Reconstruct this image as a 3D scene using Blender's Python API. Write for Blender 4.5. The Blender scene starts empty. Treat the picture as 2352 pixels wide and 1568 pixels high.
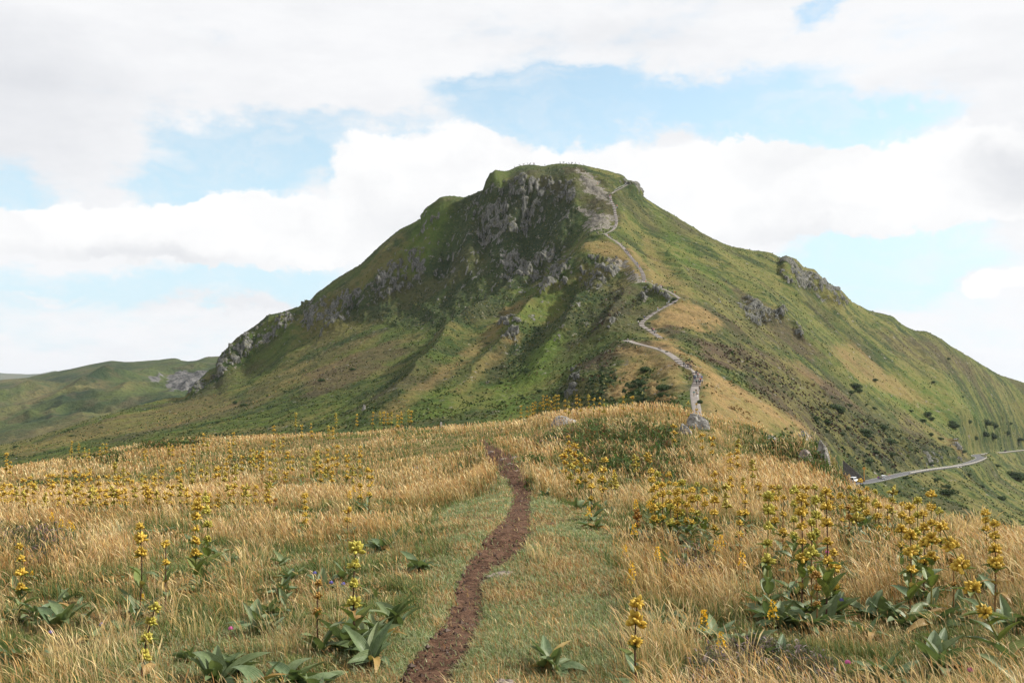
import bpy, bmesh, math, random
import numpy as np
from mathutils import Vector, Matrix, Euler
rng = np.random.default_rng(7)
random.seed(7)
S = bpy.context.scene
COL = S.collection

# ---------------------------------------------------------------- camera, sky, sun, exposure
F = 2287.0                       # focal length in units of a 2352 px wide picture (35 mm on 36 mm)
PITCH = math.atan(116 / F)
cam_d = bpy.data.cameras.new('camera')
cam = bpy.data.objects.new('camera', cam_d)
COL.objects.link(cam)
cam_d.lens = 35.0
cam_d.sensor_width = 36.0
cam_d.clip_start = 0.05
cam_d.clip_end = 60000
cam.location = (0, 0, 0)
cam.rotation_euler = (math.pi / 2 + PITCH, 0, 0)
S.camera = cam
S.view_settings.view_transform = 'Standard'
S.view_settings.look = 'None'
S.view_settings.exposure = 0.6
S.view_settings.gamma = 1.0

SUN_AZ, SUN_EL = math.radians(77), math.radians(38)
sun_d = bpy.data.lights.new('sun', 'SUN')
sun_d.energy = 4.9
sun_d.angle = math.radians(1.5)
sun_d.color = (1.0, 0.95, 0.86)
sun = bpy.data.objects.new('sun', sun_d)
COL.objects.link(sun)
sv = Vector((math.sin(SUN_AZ) * math.cos(SUN_EL), math.cos(SUN_AZ) * math.cos(SUN_EL), math.sin(SUN_EL)))
sun.rotation_euler = sv.to_track_quat('Z', 'Y').to_euler()

CP, SP = math.cos(PITCH), math.sin(PITCH)
def ray(x, y):
    """world direction of the point (x, y) of the 2352x1568 photograph, per metre of depth Y"""
    a, b = (x - 1176) / F, (784 - y) / F
    Y = CP - b * SP
    return a / Y, (SP + b * CP) / Y          # X/Y, Z/Y
def P(x, y, d):
    a, s = ray(x, y)
    return Vector((a * d, d, s * d))

class NT:
    """small helper to write node trees"""
    def __init__(self, tree):
        self.t = tree
        self.n = tree.nodes
    def new(self, typ, ins=None, **kw):
        nd = self.n.new(typ)
        for k, v in kw.items():
            setattr(nd, k, v)
        if ins:
            for k, v in ins.items():
                self.put(nd.inputs[k], v)
        return nd
    def put(self, sock, v):
        if isinstance(v, bpy.types.NodeSocket):
            self.t.links.new(v, sock)
        elif isinstance(v, bpy.types.Node):
            self.t.links.new(v.outputs[0], sock)
        else:
            sock.default_value = v
    def math(self, op, a, b=0.0, c=0.0, clamp=False):
        nd = self.n.new('ShaderNodeMath'); nd.operation = op; nd.use_clamp = clamp
        self.put(nd.inputs[0], a); self.put(nd.inputs[1], b); self.put(nd.inputs[2], c)
        return nd.outputs[0]
    def vmath(self, op, a, b=(0, 0, 0)):
        nd = self.n.new('ShaderNodeVectorMath'); nd.operation = op
        self.put(nd.inputs[0], a); self.put(nd.inputs[1], b)
        return nd.outputs['Value'] if op in ('LENGTH', 'DOT_PRODUCT') else nd.outputs[0]
    def ramp(self, v, a, b, lo=0.0, hi=1.0, smooth=True):
        nd = self.n.new('ShaderNodeMapRange')
        nd.interpolation_type = 'SMOOTHSTEP' if smooth else 'LINEAR'
        self.put(nd.inputs['Value'], v)
        for k, x in (('From Min', a), ('From Max', b), ('To Min', lo), ('To Max', hi)):
            self.put(nd.inputs[k], x)
        return nd.outputs[0]
    def mix(self, f, a, b, blend='MIX'):
        nd = self.n.new('ShaderNodeMix'); nd.data_type = 'RGBA'; nd.blend_type = blend
        self.put(nd.inputs[0], f)
        for s, v in ((nd.inputs[6], a), (nd.inputs[7], b)):
            if isinstance(v, tuple) and len(v) == 3: v = v + (1.0,)
            self.put(s, v)
        return nd.outputs[2]
    def noise(self, vec, scale, detail=4.0, rough=0.55, dist=0.0, out=0):
        nd = self.n.new('ShaderNodeTexNoise')
        if vec is not None: self.put(nd.inputs['Vector'], vec)
        nd.inputs['Scale'].default_value = scale
        nd.inputs['Detail'].default_value = detail
        nd.inputs['Roughness'].default_value = rough
        nd.inputs['Distortion'].default_value = dist
        return nd.outputs[out]
    def mapping(self, vec, scale=(1, 1, 1), loc=(0, 0, 0), rot=(0, 0, 0)):
        nd = self.n.new('ShaderNodeMapping')
        self.put(nd.inputs['Vector'], vec)
        nd.inputs['Scale'].default_value = scale
        nd.inputs['Location'].default_value = loc
        nd.inputs['Rotation'].default_value = rot
        return nd.outputs[0]

world = bpy.data.worlds.new('World')
S.world = world
world.use_nodes = True
wt = NT(world.node_tree)
wt.n.clear()
sky = wt.new('ShaderNodeTexSky', sky_type='NISHITA', sun_disc=False, sun_elevation=SUN_EL,
             sun_rotation=SUN_AZ, altitude=1600.0, air_density=1.0, dust_density=1.2, ozone_density=1.4)
tc = wt.new('ShaderNodeTexCoord')
dirv = tc.outputs['Generated']
sep = wt.new('ShaderNodeSeparateXYZ', {0: dirv})
az = wt.math('ARCTAN2', sep.outputs[0], sep.outputs[1])
el = wt.math('ARCSINE', sep.outputs[2])
pv = wt.new('ShaderNodeCombineXYZ', {0: az, 1: el, 2: 0.0}).outputs[0]
def azel(x, y):
    a, s = ray(x, y)
    return math.atan2(a, 1.0), math.atan2(s, math.hypot(a, 1.0))
# warp for ragged cloud edges (elevation squeezed: clouds are wider than tall)
n1 = wt.noise(wt.mapping(dirv, (7, 7, 13)), 1.0, 8.0, 0.6, 0.0, 1)
n2 = wt.noise(wt.mapping(dirv, (26, 26, 38), (3, 1, 5)), 1.0, 6.0, 0.6, 0.0, 1)
w1 = wt.vmath('MULTIPLY', wt.vmath('SUBTRACT', n1, (0.5, 0.5, 0.5)), (0.17, 0.10, 0))
w2 = wt.vmath('MULTIPLY', wt.vmath('SUBTRACT', n2, (0.5, 0.5, 0.5)), (0.045, 0.032, 0))
pw = wt.vmath('ADD', wt.vmath('ADD', pv, w1), w2)
def blob(x, y, rx, ry, w, soft=0.0, rot=0.0):
    a, e = azel(x, y)
    d = wt.vmath('SUBTRACT', pw, (a, e, 0))
    if rot:
        rn = wt.new('ShaderNodeVectorRotate', {'Vector': d, 'Angle': -math.radians(rot)}, rotation_type='Z_AXIS')
        d = rn.outputs[0]
    ln = wt.vmath('LENGTH', wt.vmath('MULTIPLY', d, (F / rx, F / ry, 0)))
    return wt.ramp(ln, soft, 1.0, w, 0.0)
BLUE = [(1895, 25, 100, 65, .8), (1180, 230, 330, 90, 1.0), (1560, 225, 480, 105, 1.2), (1900, 290, 380, 95, 1.2), (1250, 300, 230, 70, .9),
        (560, 375, 420, 130, 1.1), (820, 290, 330, 60, .6), (430, 440, 240, 75, .8), (20, 430, 170, 95, .8),
        (250, 650, 650, 75, .75), (720, 640, 360, 130, .7), (60, 700, 480, 65, .35), (2080, 600, 500, 140, .9), (1950, 660, 320, 120, .5), (2250, 690, 330, 80, .35), (150, 780, 560, 90, .55), (2250, 790, 330, 110, .5), (1150, 300, 420, 60, .4)]
WHITE = [(2290, 650, 120, 55, .7), (540, 700, 300, 28, .25), (80, 665, 150, 16, .3)]
CUM = [(60, 540, 150, 75), (170, 520, 130, 80), (300, 530, 160, 85), (450, 525, 150, 78), (590, 500, 150, 85), (690, 540, 160, 80), (400, 575, 400, 55), (770, 560, 120, 50),
       (830, 385, 115, 100), (950, 385, 130, 120), (1080, 350, 110, 105), (1170, 410, 130, 115), (900, 480, 200, 100), (1080, 470, 220, 110), (1310, 420, 140, 105), (1450, 420, 140, 108), (1600, 430, 160, 110),
       (1740, 380, 140, 100), (1860, 410, 160, 110), (2010, 420, 150, 105), (2150, 400, 170, 120), (2300, 400, 150, 130), (1700, 490, 320, 90), (2100, 470, 330, 75), (2290, 650, 90, 40)]
dens = wt.math('MULTIPLY', wt.math('SUBTRACT', wt.noise(wt.mapping(dirv, (4, 4, 10)), 1.0, 10.0, 0.66), 0.5), 2.1)
dens = wt.math('ADD', dens, 0.80)
for b in BLUE: dens = wt.math('SUBTRACT', dens, blob(*b))
for b in WHITE: dens = wt.math('ADD', dens, blob(*b))
thin = wt.math('MULTIPLY', wt.ramp(wt.noise(wt.mapping(pw, (9, 26, 1)), 1.0, 8.0, 0.65), .42, .75), .55)
cover = wt.math('MAXIMUM', wt.ramp(dens, -0.05, 0.62), thin)
# heaped clouds with firm, billowing outlines
n3 = wt.noise(wt.mapping(dirv, (13, 13, 17), (2, 8, 1)), 1.0, 9.0, 0.62, 0.0, 1)
n4 = wt.noise(wt.mapping(dirv, (45, 45, 60), (4, 4, 1)), 1.0, 6.0, 0.65, 0.0, 1)
pw = wt.vmath('ADD', wt.vmath('ADD', pv, wt.vmath('MULTIPLY', wt.vmath('SUBTRACT', n3, (0.5, 0.5, 0.5)), (0.07, 0.06, 0))), wt.vmath('MULTIPLY', wt.vmath('SUBTRACT', n4, (0.5, 0.5, 0.5)), (0.022, 0.020, 0)))
cum = None
for x_, y_, rx_, ry_ in CUM:
    q_ = blob(x_, y_, rx_ * 1.15, ry_ * 1.15, 1.0)
    cum = q_ if cum is None else wt.math('ADD', cum, q_)
cumc = wt.ramp(cum, .24, .50)
hz = wt.ramp(el, 0.0, 0.42, 0.92, 0.10)
shade = wt.math('MULTIPLY', wt.math('SUBTRACT', wt.noise(wt.mapping(dirv, (5, 5, 16), (9, 2, 4)), 1.0, 8.0, 0.64), 0.46), 1.3)
for b in [(40, 240, 430, 260, .6), (2350, 385, 170, 110, .7), (540, 690, 330, 40, .4), (1350, 90, 500, 60, .25)]:
    shade = wt.math('ADD', shade, blob(*b))
shade = wt.math('MULTIPLY', shade, 1.0, clamp=True)
sh2 = wt.math('MULTIPLY', wt.math('SUBTRACT', wt.noise(wt.mapping(pw, (9, 14, 1), (1, 2, 3)), 1.0, 7.0, 0.6), 0.45), 1.5)
for b in [(380, 600, 460, 40, .55), (1000, 520, 260, 60, .35), (1850, 545, 420, 40, .4), (2330, 400, 140, 110, .8)]:
    sh2 = wt.math('ADD', sh2, blob(*b))
sh2 = wt.math('MULTIPLY', sh2, 1.0, clamp=True)
K = 0.672          # brings the clouds to white at the exposure above
ccol = wt.mix(shade, tuple(q * K for q in (0.94, 0.945, 0.96)), tuple(q * K for q in (0.68, 0.70, 0.745)))
cc2 = wt.mix(sh2, tuple(q * K for q in (1.0, 1.0, 1.0)), tuple(q * K for q in (0.74, 0.755, 0.79)))
skyc = wt.vmath('MULTIPLY', sky.outputs[0], tuple(q * K for q in (0.29, 0.27, 0.208)))
skyc = wt.mix(hz, skyc, tuple(q * K for q in (0.62, 0.80, 0.92)))
allc = wt.mix(cumc, wt.mix(cover, skyc, ccol), cc2)
bg = wt.new('ShaderNodeBackground', {'Color': allc, 'Strength': 1.0})
wo = wt.new('ShaderNodeOutputWorld', {'Surface': bg.outputs[0]})

# ---------------------------------------------------------------- scene bookkeeping
def link(o, parent=None):
    COL.objects.link(o)
    if parent is not None: o.parent = parent
    return o
def tag(o, label=None, cat=None, group=None, kind=None):
    if label: o['label'] = label
    if cat: o['category'] = cat
    if group: o['group'] = group
    if kind: o['kind'] = kind
    return o
def empty(name, loc=(0, 0, 0), rz=0.0):
    o = bpy.data.objects.new(name, None)
    o.empty_display_size = 0.2
    o.location = loc; o.rotation_euler = (0, 0, rz)
    return link(o)
def copy_tree(o, parent=None):
    c = o.copy(); COL.objects.link(c); c.parent = parent
    for k in list(c.keys()):
        if parent is None and k in ('label', 'group'): del c[k]
    for ch in list(o.children): copy_tree(ch, c)
    return c

def np_mesh(name, verts, faces, mat=None, parent=None, smooth=True, attrs=None, uv=None, loop_total=None):
    """mesh object from numpy arrays; faces (n,k) or flat list with loop_total"""
    me = bpy.data.meshes.new(name)
    verts = np.ascontiguousarray(verts, np.float32)
    me.vertices.add(len(verts)); me.vertices.foreach_set('co', verts.ravel())
    faces = np.asarray(faces, np.int32)
    if loop_total is None:
        k = faces.shape[1]; n = len(faces)
        lt = np.full(n, k, np.int32)
    else:
        lt = np.asarray(loop_total, np.int32); n = len(lt)
    fl = faces.ravel()
    me.loops.add(len(fl)); me.loops.foreach_set('vertex_index', fl)
    me.polygons.add(n)
    ls = np.zeros(n, np.int32); ls[1:] = np.cumsum(lt)[:-1]
    me.polygons.foreach_set('loop_start', ls)
    try: me.polygons.foreach_set('loop_total', lt)
    except Exception: pass
    me.polygons.foreach_set('use_smooth', np.full(n, smooth, bool))
    if attrs:
        for k2, v in attrs.items():
            v = np.asarray(v, np.float32)
            if v.ndim == 1:
                a = me.attributes.new(k2, 'FLOAT', 'POINT'); a.data.foreach_set('value', v)
            else:
                a = me.attributes.new(k2, 'FLOAT_COLOR', 'POINT')
                if v.shape[1] == 3: v = np.concatenate([v, np.ones((len(v), 1), np.float32)], 1)
                a.data.foreach_set('color', v.ravel())
    if uv is not None:
        ul = me.uv_layers.new(name='UVMap')
        ul.data.foreach_set('uv', np.asarray(uv, np.float32)[fl].ravel())
    me.update(); me.validate(verbose=False)
    if mat: me.materials.append(mat)
    o = bpy.data.objects.new(name, me)
    return link(o, parent)

# ---------------------------------------------------------------- numpy noise
def _h(ix, iy, iz, seed):
    n = (ix.astype(np.uint32) * np.uint32(374761393) + iy.astype(np.uint32) * np.uint32(668265263)
         + iz.astype(np.uint32) * np.uint32(2147483647 - 58) + np.uint32(seed * 144665 % 4294967291))
    n = (n ^ (n >> np.uint32(13))) * np.uint32(1274126177)
    n = (n ^ (n >> np.uint32(16))) * np.uint32(2246822519)
    n ^= n >> np.uint32(15)
    return (n & np.uint32(0xFFFFFF)).astype(np.float32) / np.float32(0xFFFFFF)
def vn(x, y, z=None, seed=0):
    """value noise in [-1, 1]"""
    x = np.asarray(x, np.float64); y = np.asarray(y, np.float64)
    ix = np.floor(x); iy = np.floor(y)
    fx = (x - ix).astype(np.float32); fy = (y - iy).astype(np.float32)
    fx = fx * fx * fx * (fx * (fx * 6 - 15) + 10); fy = fy * fy * fy * (fy * (fy * 6 - 15) + 10)
    ix = ix.astype(np.int64); iy = iy.astype(np.int64)
    def lay(iz):
        a = _h(ix, iy, iz, seed); b = _h(ix + 1, iy, iz, seed)
        c = _h(ix, iy + 1, iz, seed); d = _h(ix + 1, iy + 1, iz, seed)
        return (a + (b - a) * fx) * (1 - fy) + (c + (d - c) * fx) * fy
    if z is None:
        return lay(np.zeros_like(ix)) * 2 - 1
    z = np.asarray(z, np.float64); iz = np.floor(z); fz = (z - iz).astype(np.float32)
    fz = fz * fz * (3 - 2 * fz); iz = iz.astype(np.int64)
    return (lay(iz) * (1 - fz) + lay(iz + 1) * fz) * 2 - 1
def fbm(x, y, z=None, octv=4, seed=0, gain=0.5, ridged=False):
    t = 0; a = 1.0; f = 1.0; tot = 0
    for i in range(octv):
        # rotate every octave to hide the lattice
        c, s = math.cos(0.7 * i + 0.4), math.sin(0.7 * i + 0.4)
        v = vn((x * c - y * s) * f + 17.3 * i, (x * s + y * c) * f - 9.1 * i, None if z is None else z * f + 5.7 * i, seed + i)
        if ridged: v = 1 - 2 * np.abs(v)
        t = t + a * v; tot += a; a *= gain; f *= 2.03
    return t / tot
def sstep(a, b, x):
    t = np.clip((x - a) / (b - a), 0, 1)
    return t * t * (3 - 2 * t)

class Terrain:
    """height field: Z/Y interpolated (thin plate) over X/Y and ln Y, so near and far detail scale alike"""
    def __init__(self, pts, kx=3.0, lam=-1e-5):
        c = []; v = []
        for x, y, d in pts:
            a, s = ray(x, y); c.append((a * kx, math.log(d))); v.append(s)
        self.c = np.array(c); self.kx = kx
        n = len(c); v = np.array(v)
        K = self._k(self.c, self.c) + lam * np.eye(n)
        Pm = np.c_[np.ones(n), self.c]
        A = np.zeros((n + 3, n + 3)); A[:n, :n] = K; A[:n, n:] = Pm; A[n:, :n] = Pm.T
        w = np.linalg.solve(A, np.r_[v, np.zeros(3)])
        self.w, self.p = w[:n], w[n:]
    def _k(self, a, b):
        d2 = (a[:, None, 0] - b[None, :, 0]) ** 2 + (a[:, None, 1] - b[None, :, 1]) ** 2
        return -np.sqrt(d2 + 0.02 ** 2)
    def s(self, a, ld):
        q = np.c_[a.ravel() * self.kx, ld.ravel()]
        out = np.empty(len(q))
        for i in range(0, len(q), 60000):
            b = q[i:i + 60000]
            out[i:i + 60000] = self._k(b, self.c) @ self.w + self.p[0] + b @ self.p[1:]
        return out.reshape(a.shape)
    def grid(self, A, D, sub=3):
        """evaluate on a coarse grid and refine, A = X/Y columns, D = depths"""
        LD = np.log(D)
        a2 = np.linspace(A[0], A[-1], len(A) // sub + 2); l2 = np.linspace(LD[0], LD[-1], 900)
        aa, ll = np.meshgrid(a2, l2)
        co = self.s(aa, ll)
        fa = np.interp(A, a2, np.arange(len(a2))); fl = np.interp(LD, l2, np.arange(len(l2)))
        return bil(co, fl[:, None], fa[None, :])
def bil(g, r, c):
    r, c = np.broadcast_arrays(r, c)
    r0 = np.clip(np.floor(r).astype(int), 0, g.shape[0] - 2); c0 = np.clip(np.floor(c).astype(int), 0, g.shape[1] - 2)
    fr = np.clip(r - r0, 0, 1); fc = np.clip(c - c0, 0, 1)
    return (g[r0, c0] * (1 - fr) * (1 - fc) + g[r0 + 1, c0] * fr * (1 - fc) + g[r0, c0 + 1] * (1 - fr) * fc + g[r0 + 1, c0 + 1] * fr * fc)
class Field:
    """gridded terrain: X, Y, Z arrays over rows of depth D and columns A"""
    def __init__(self, A, D, Z):
        self.A, self.D, self.Z = A, D, Z
        self.X = A[None, :] * D[:, None]; self.Y = np.broadcast_to(D[:, None], Z.shape).copy()
    def z(self, x, y):
        x = np.asarray(x, float); y = np.asarray(y, float)
        a = x / y
        return bil(self.Z, np.interp(y, self.D, np.arange(len(self.D))), np.interp(a, self.A, np.arange(len(self.A))))
    def hit(self, x, y, dmin=0, dmax=1e9):
        """first point of the terrain met by the line of sight through (x, y)"""
        a, s = ray(x, y)
        fc = np.interp(a, self.A, np.arange(len(self.A))); c0 = int(min(fc, len(self.A) - 2)); f = fc - c0
        zs = (self.Z[:, c0] * (1 - f) + self.Z[:, c0 + 1] * f) / self.D
        ok = (zs >= s) & (self.D >= dmin) & (self.D <= dmax)
        if ok.any():
            i = int(np.argmax(ok))
            if i > 0 and zs[i] > zs[i - 1] and self.D[i-1] >= dmin:
                t = (s - zs[i - 1]) / (zs[i] - zs[i - 1]); d = self.D[i - 1] + t * (self.D[i] - self.D[i - 1])
            else: d = self.D[i]
            return Vector((a * d, d, s * d))
        m = (self.D >= dmin) & (self.D <= dmax)
        zz = np.where(m, zs, -9); i = int(np.argmax(zz)); d = self.D[i]
        return Vector((a * d, d, float(zz[i]) * d))
def poly_sd(X, Y, poly):
    """signed distance (positive inside) of many points to a polygon"""
    poly = np.asarray(poly, float)
    d = np.full(X.shape, 1e18); ins = np.zeros(X.shape, bool)
    n = len(poly)
    for i in range(n):
        x0, y0 = poly[i]; x1, y1 = poly[(i + 1) % n]
        ex, ey = x1 - x0, y1 - y0
        t = np.clip(((X - x0) * ex + (Y - y0) * ey) / (ex * ex + ey * ey + 1e-12), 0, 1)
        d = np.minimum(d, (X - x0 - t * ex) ** 2 + (Y - y0 - t * ey) ** 2)
        cr = ((y0 > Y) != (y1 > Y)) & (X < (x1 - x0) * (Y - y0) / ((y1 - y0) if y1 != y0 else 1e-12) + x0)
        ins ^= cr
    return np.sqrt(d) * np.where(ins, 1, -1)
def line_d(X, Y, line):
    """distance to a polyline, and the (interpolated) third value and arc parameter of the nearest point"""
    line = np.asarray(line, float)
    d = np.full(X.shape, 1e18); w = np.zeros(X.shape); q = np.zeros(X.shape)
    L = 0
    for i in range(len(line) - 1):
        x0, y0 = line[i, :2]; x1, y1 = line[i + 1, :2]
        ex, ey = x1 - x0, y1 - y0; ll = math.hypot(ex, ey)
        t = np.clip(((X - x0) * ex + (Y - y0) * ey) / (ex * ex + ey * ey + 1e-12), 0, 1)
        dd = (X - x0 - t * ex) ** 2 + (Y - y0 - t * ey) ** 2
        m = dd < d
        d = np.where(m, dd, d); q = np.where(m, L + t * ll, q)
        if line.shape[1] > 2: w = np.where(m, line[i, 2] + t * (line[i + 1, 2] - line[i, 2]), w)
        L += ll
    return np.sqrt(d), w, q
def grid_faces(nr, nc):
    i = np.arange(nr * nc, dtype=np.int32).reshape(nr, nc)
    return np.stack([i[:-1, :-1], i[:-1, 1:], i[1:, 1:], i[1:, :-1]], -1).reshape(-1, 4)
def densify(pts, n=6):
    out = []
    for i in range(len(pts) - 1):
        for k in range(n):
            t = k / n
            out.append(tuple(pts[i][j] * (1 - t) + pts[i + 1][j] * t for j in range(len(pts[0]))))
    out.append(tuple(pts[-1]))
    return out
def smooth_line(pts, it=2):
    """Chaikin corner cutting"""
    p = [tuple(q) for q in pts]
    for _ in range(it):
        o = [p[0]]
        for a, b in zip(p[:-1], p[1:]):
            o.append(tuple(x * .75 + y * .25 for x, y in zip(a, b))); o.append(tuple(x * .25 + y * .75 for x, y in zip(a, b)))
        o.append(p[-1]); p = o
    return p
# ---------------------------------------------------------------- the mountain
MP = []
def col(*p): MP.extend(p)
for x in (-900, -300): col((x, 1180, 90), (x, 1150, 300), (x, 1110, 500), (x, 1130, 800), (x, 1160, 1400))
col((0, 1200, 80), (0, 1125, 300), (0, 1065, 480), (0, 1035, 600), (0, 1065, 900), (0, 1110, 1400))
col((200, 1200, 80), (200, 1110, 300), (200, 1045, 450), (200, 1003, 560), (200, 965, 650), (200, 1010, 900), (200, 1070, 1400))
col((430, 1200, 80), (430, 1080, 300), (430, 1010, 420), (430, 965, 540), (430, 912, 700), (430, 965, 900), (430, 1060, 1400))
col((470, 880, 720), (490, 925, 640), (510, 832, 735), (520, 905, 650), (520, 965, 500), (520, 1070, 330), (510, 930, 900))
col((560, 778, 750), (565, 850, 715), (620, 735, 762), (620, 812, 722), (620, 880, 620), (620, 945, 500), (620, 1010, 400), (620, 1150, 150), (620, 870, 900), (620, 1000, 1400))
col((720, 685, 775), (720, 765, 722), (720, 850, 610), (720, 930, 480), (720, 1000, 380), (720, 800, 900))
col((820, 610, 785), (820, 700, 735), (820, 790, 640), (820, 870, 540), (820, 940, 440), (820, 1010, 330), (820, 740, 920), (820, 950, 1400))
col((940, 520, 790), (940, 600, 758), (940, 690, 705), (940, 770, 630), (940, 850, 540), (940, 930, 420), (940, 1010, 300), (940, 680, 950), (940, 1180, 120))
col((985, 488, 788), (1020, 455, 782), (1020, 540, 757), (1020, 640, 715), (1020, 730, 640), (1020, 830, 520), (1020, 920, 410), (1020, 620, 950))
col((1080, 450, 775), (1112, 436, 765), (1122, 408, 762), (1120, 470, 748), (1120, 560, 725), (1120, 650, 672), (1120, 740, 590), (1120, 830, 500), (1120, 920, 400), (1120, 1000, 300), (1120, 600, 1000), (1120, 900, 1400))
col((1160, 390, 770), (1220, 380, 775), (1220, 412, 748), (1220, 520, 724), (1220, 600, 690), (1220, 680, 620), (1220, 760, 540), (1220, 850, 450), (1220, 930, 370), (1220, 1050, 250), (1220, 560, 1000))
col((1290, 376, 772), (1300, 418, 738), (1300, 520, 703), (1300, 600, 650), (1300, 700, 560), (1300, 790, 470), (1300, 870, 400), (1300, 950, 340), (1300, 560, 1000), (1300, 1150, 130))
col((1340, 380, 768), (1350, 400, 745), (1350, 450, 715), (1350, 500, 688), (1350, 545, 642), (1335, 590, 610), (1340, 650, 578), (1340, 720, 520), (1350, 790, 440))
col((1400, 388, 762), (1412, 460, 700), (1418, 520, 660), (1430, 570, 612), (1430, 603, 588), (1410, 660, 556), (1400, 720, 490), (1400, 762, 440), (1405, 800, 415), (1410, 790, 392))
col((1430, 783, 400), (1400, 850, 362), (1350, 880, 345), (1350, 920, 325), (1400, 920, 312), (1500, 850, 345), (1500, 920, 290), (1330, 860, 362), (1320, 870, 380))
col((1600, 932, 270), (1600, 885, 300), (1570, 845, 330), (1530, 812, 360), (1480, 793, 380), (1512, 778, 402), (1512, 781, 418), (1512, 771, 436), (1465, 745, 465), (1510, 718, 478), (1565, 685, 500), (1530, 665, 520), (1480, 650, 537), (1478, 620, 560), (1600, 1030, 160), (1600, 1110, 80))
col((1430, 395, 758), (1472, 445, 755), (1500, 462, 757), (1480, 540, 680), (1500, 600, 620), (1520, 640, 570), (1600, 528, 762), (1600, 600, 650), (1610, 660, 560), (1650, 740, 480), (1650, 830, 392), (1650, 900, 320), (1650, 945, 275))
col((1700, 568, 775), (1700, 630, 680), (1700, 700, 580), (1700, 780, 475), (1700, 860, 385), (1700, 935, 305), (1700, 1090, 130))
col((1795, 592, 795), (1800, 665, 700), (1800, 740, 600), (1800, 820, 500), (1800, 900, 405), (1800, 965, 335), (1800, 1130, 130))
col((1890, 650, 795), (1900, 705, 730), (1900, 780, 640), (1900, 860, 545), (1900, 950, 445), (1900, 1040, 375), (1900, 1160, 150))
col((2000, 712, 815), (2000, 780, 725), (2000, 860, 625), (2000, 960, 515), (2000, 1040, 435), (2000, 1095, 395), (1990, 1108, 384), (2000, 1150, 340), (2000, 1230, 200), (1950, 1110, 366))
col((2110, 760, 845), (2110, 840, 750), (2110, 920, 655), (2110, 1000, 555), (2110, 1065, 472), (2110, 1081, 449), (2110, 1150, 372), (2110, 1260, 210))
col((2200, 805, 872), (2220, 900, 785), (2220, 980, 690), (2225, 1030, 615), (2225, 1063, 545), (2230, 1120, 450), (2230, 1200, 345), (2230, 1330, 200))
col((2300, 860, 955), (2300, 930, 870), (2300, 1000, 825), (2300, 1042, 785), (2300, 1080, 650), (2300, 1140, 510), (2300, 1200, 405))
col((2352, 882, 985), (2352, 950, 940), (2352, 1008, 915), (2352, 1035, 895), (2352, 1080, 715), (2352, 1140, 565), (2352, 1210, 425), (2352, 1380, 220))
for x in (2700, 3200): col((x, 960, 1000), (x, 1045, 900), (x, 1200, 520), (x, 1380, 250), (x, 1500, 120))
for x, y, d in ((1290, 500, 1000), (1472, 640, 980), (1600, 700, 980), (1700, 740, 980), (1795, 760, 990), (1890, 820, 1000), (2000, 870, 1010), (2110, 910, 1040), (2200, 940, 1080), (2300, 960, 1150), (2352, 990, 1180), (1500, 850, 1400), (2000, 1000, 1500), (2400, 1050, 1500)):
    col((x, y, d))

MA = np.concatenate([np.linspace(-1.0, -0.57, 60, endpoint=False), np.linspace(-0.57, 0.57, 1180), np.linspace(0.57, 1.0, 61)[1:]])
MD = np.exp(np.concatenate([np.linspace(math.log(48), math.log(250), 130, endpoint=False), np.linspace(math.log(250), math.log(820), 860, endpoint=False), np.linspace(math.log(820), math.log(1020), 210, endpoint=False), np.linspace(math.log(1020), math.log(1500), 50)]))
T1 = Terrain(MP)
Sg = T1.grid(MA, MD)
# pin the crest line itself
CREST = [(-1500, 1100), (-300, 1062), (0, 1026), (75, 1009), (125, 991), (212, 961), (275, 944), (350, 926), (425, 910), (452, 878), (477, 853), (499, 843), (509, 823), (514, 813),
    (527, 796), (542, 780), (567, 763), (597, 743), (617, 727), (654, 717), (702, 701), (714, 691), (729, 673), (767, 646), (829, 608), (892, 551), (918, 530), (968, 503), (985, 475),
    (1010, 459), (1043, 450), (1065, 453), (1093, 443), (1114, 435), (1118, 428), (1130, 408), (1138, 399), (1168, 394), (1193, 384), (1218, 381), (1253, 381), (1280, 376), (1323, 376),
    (1355, 385), (1393, 394), (1430, 405), (1450, 420), (1470, 440), (1472, 448), (1506, 473), (1645, 551), (1683, 568), (1733, 581), (1765, 586), (1793, 596), (1805, 591), (1830, 598),
    (1845, 616), (1870, 623), (1890, 643), (1908, 656), (1933, 671), (1958, 696), (1996, 713), (2026, 723), (2051, 731), (2071, 748), (2101, 760), (2126, 762), (2164, 781), (2201, 806),
    (2251, 836), (2301, 863), (2352, 880), (2700, 960), (3600, 1000)]
cr = np.array([ray(*q) for q in CREST])
want = np.interp(MA, cr[:, 0], cr[:, 1])
far_rows = MD > 520
have = Sg[far_rows].max(0); dsk = MD[far_rows][Sg[far_rows].argmax(0)]
dsk = np.convolve(np.pad(dsk, 15, 'edge'), np.ones(31) / 31, 'valid')
wgt = sstep(0.86, 0.985, MD[:, None] / dsk[None, :])
Sg = Sg + (want - have)[None, :] * wgt
FM = Field(MA, MD, Sg * MD[:, None])

def W(pts, F_=None, **kw):
    F_ = F_ or FM
    out = []
    for p in pts:
        h = F_.hit(p[0], p[1], **kw); out.append((h.x, h.y, h.z))
    return out
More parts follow.
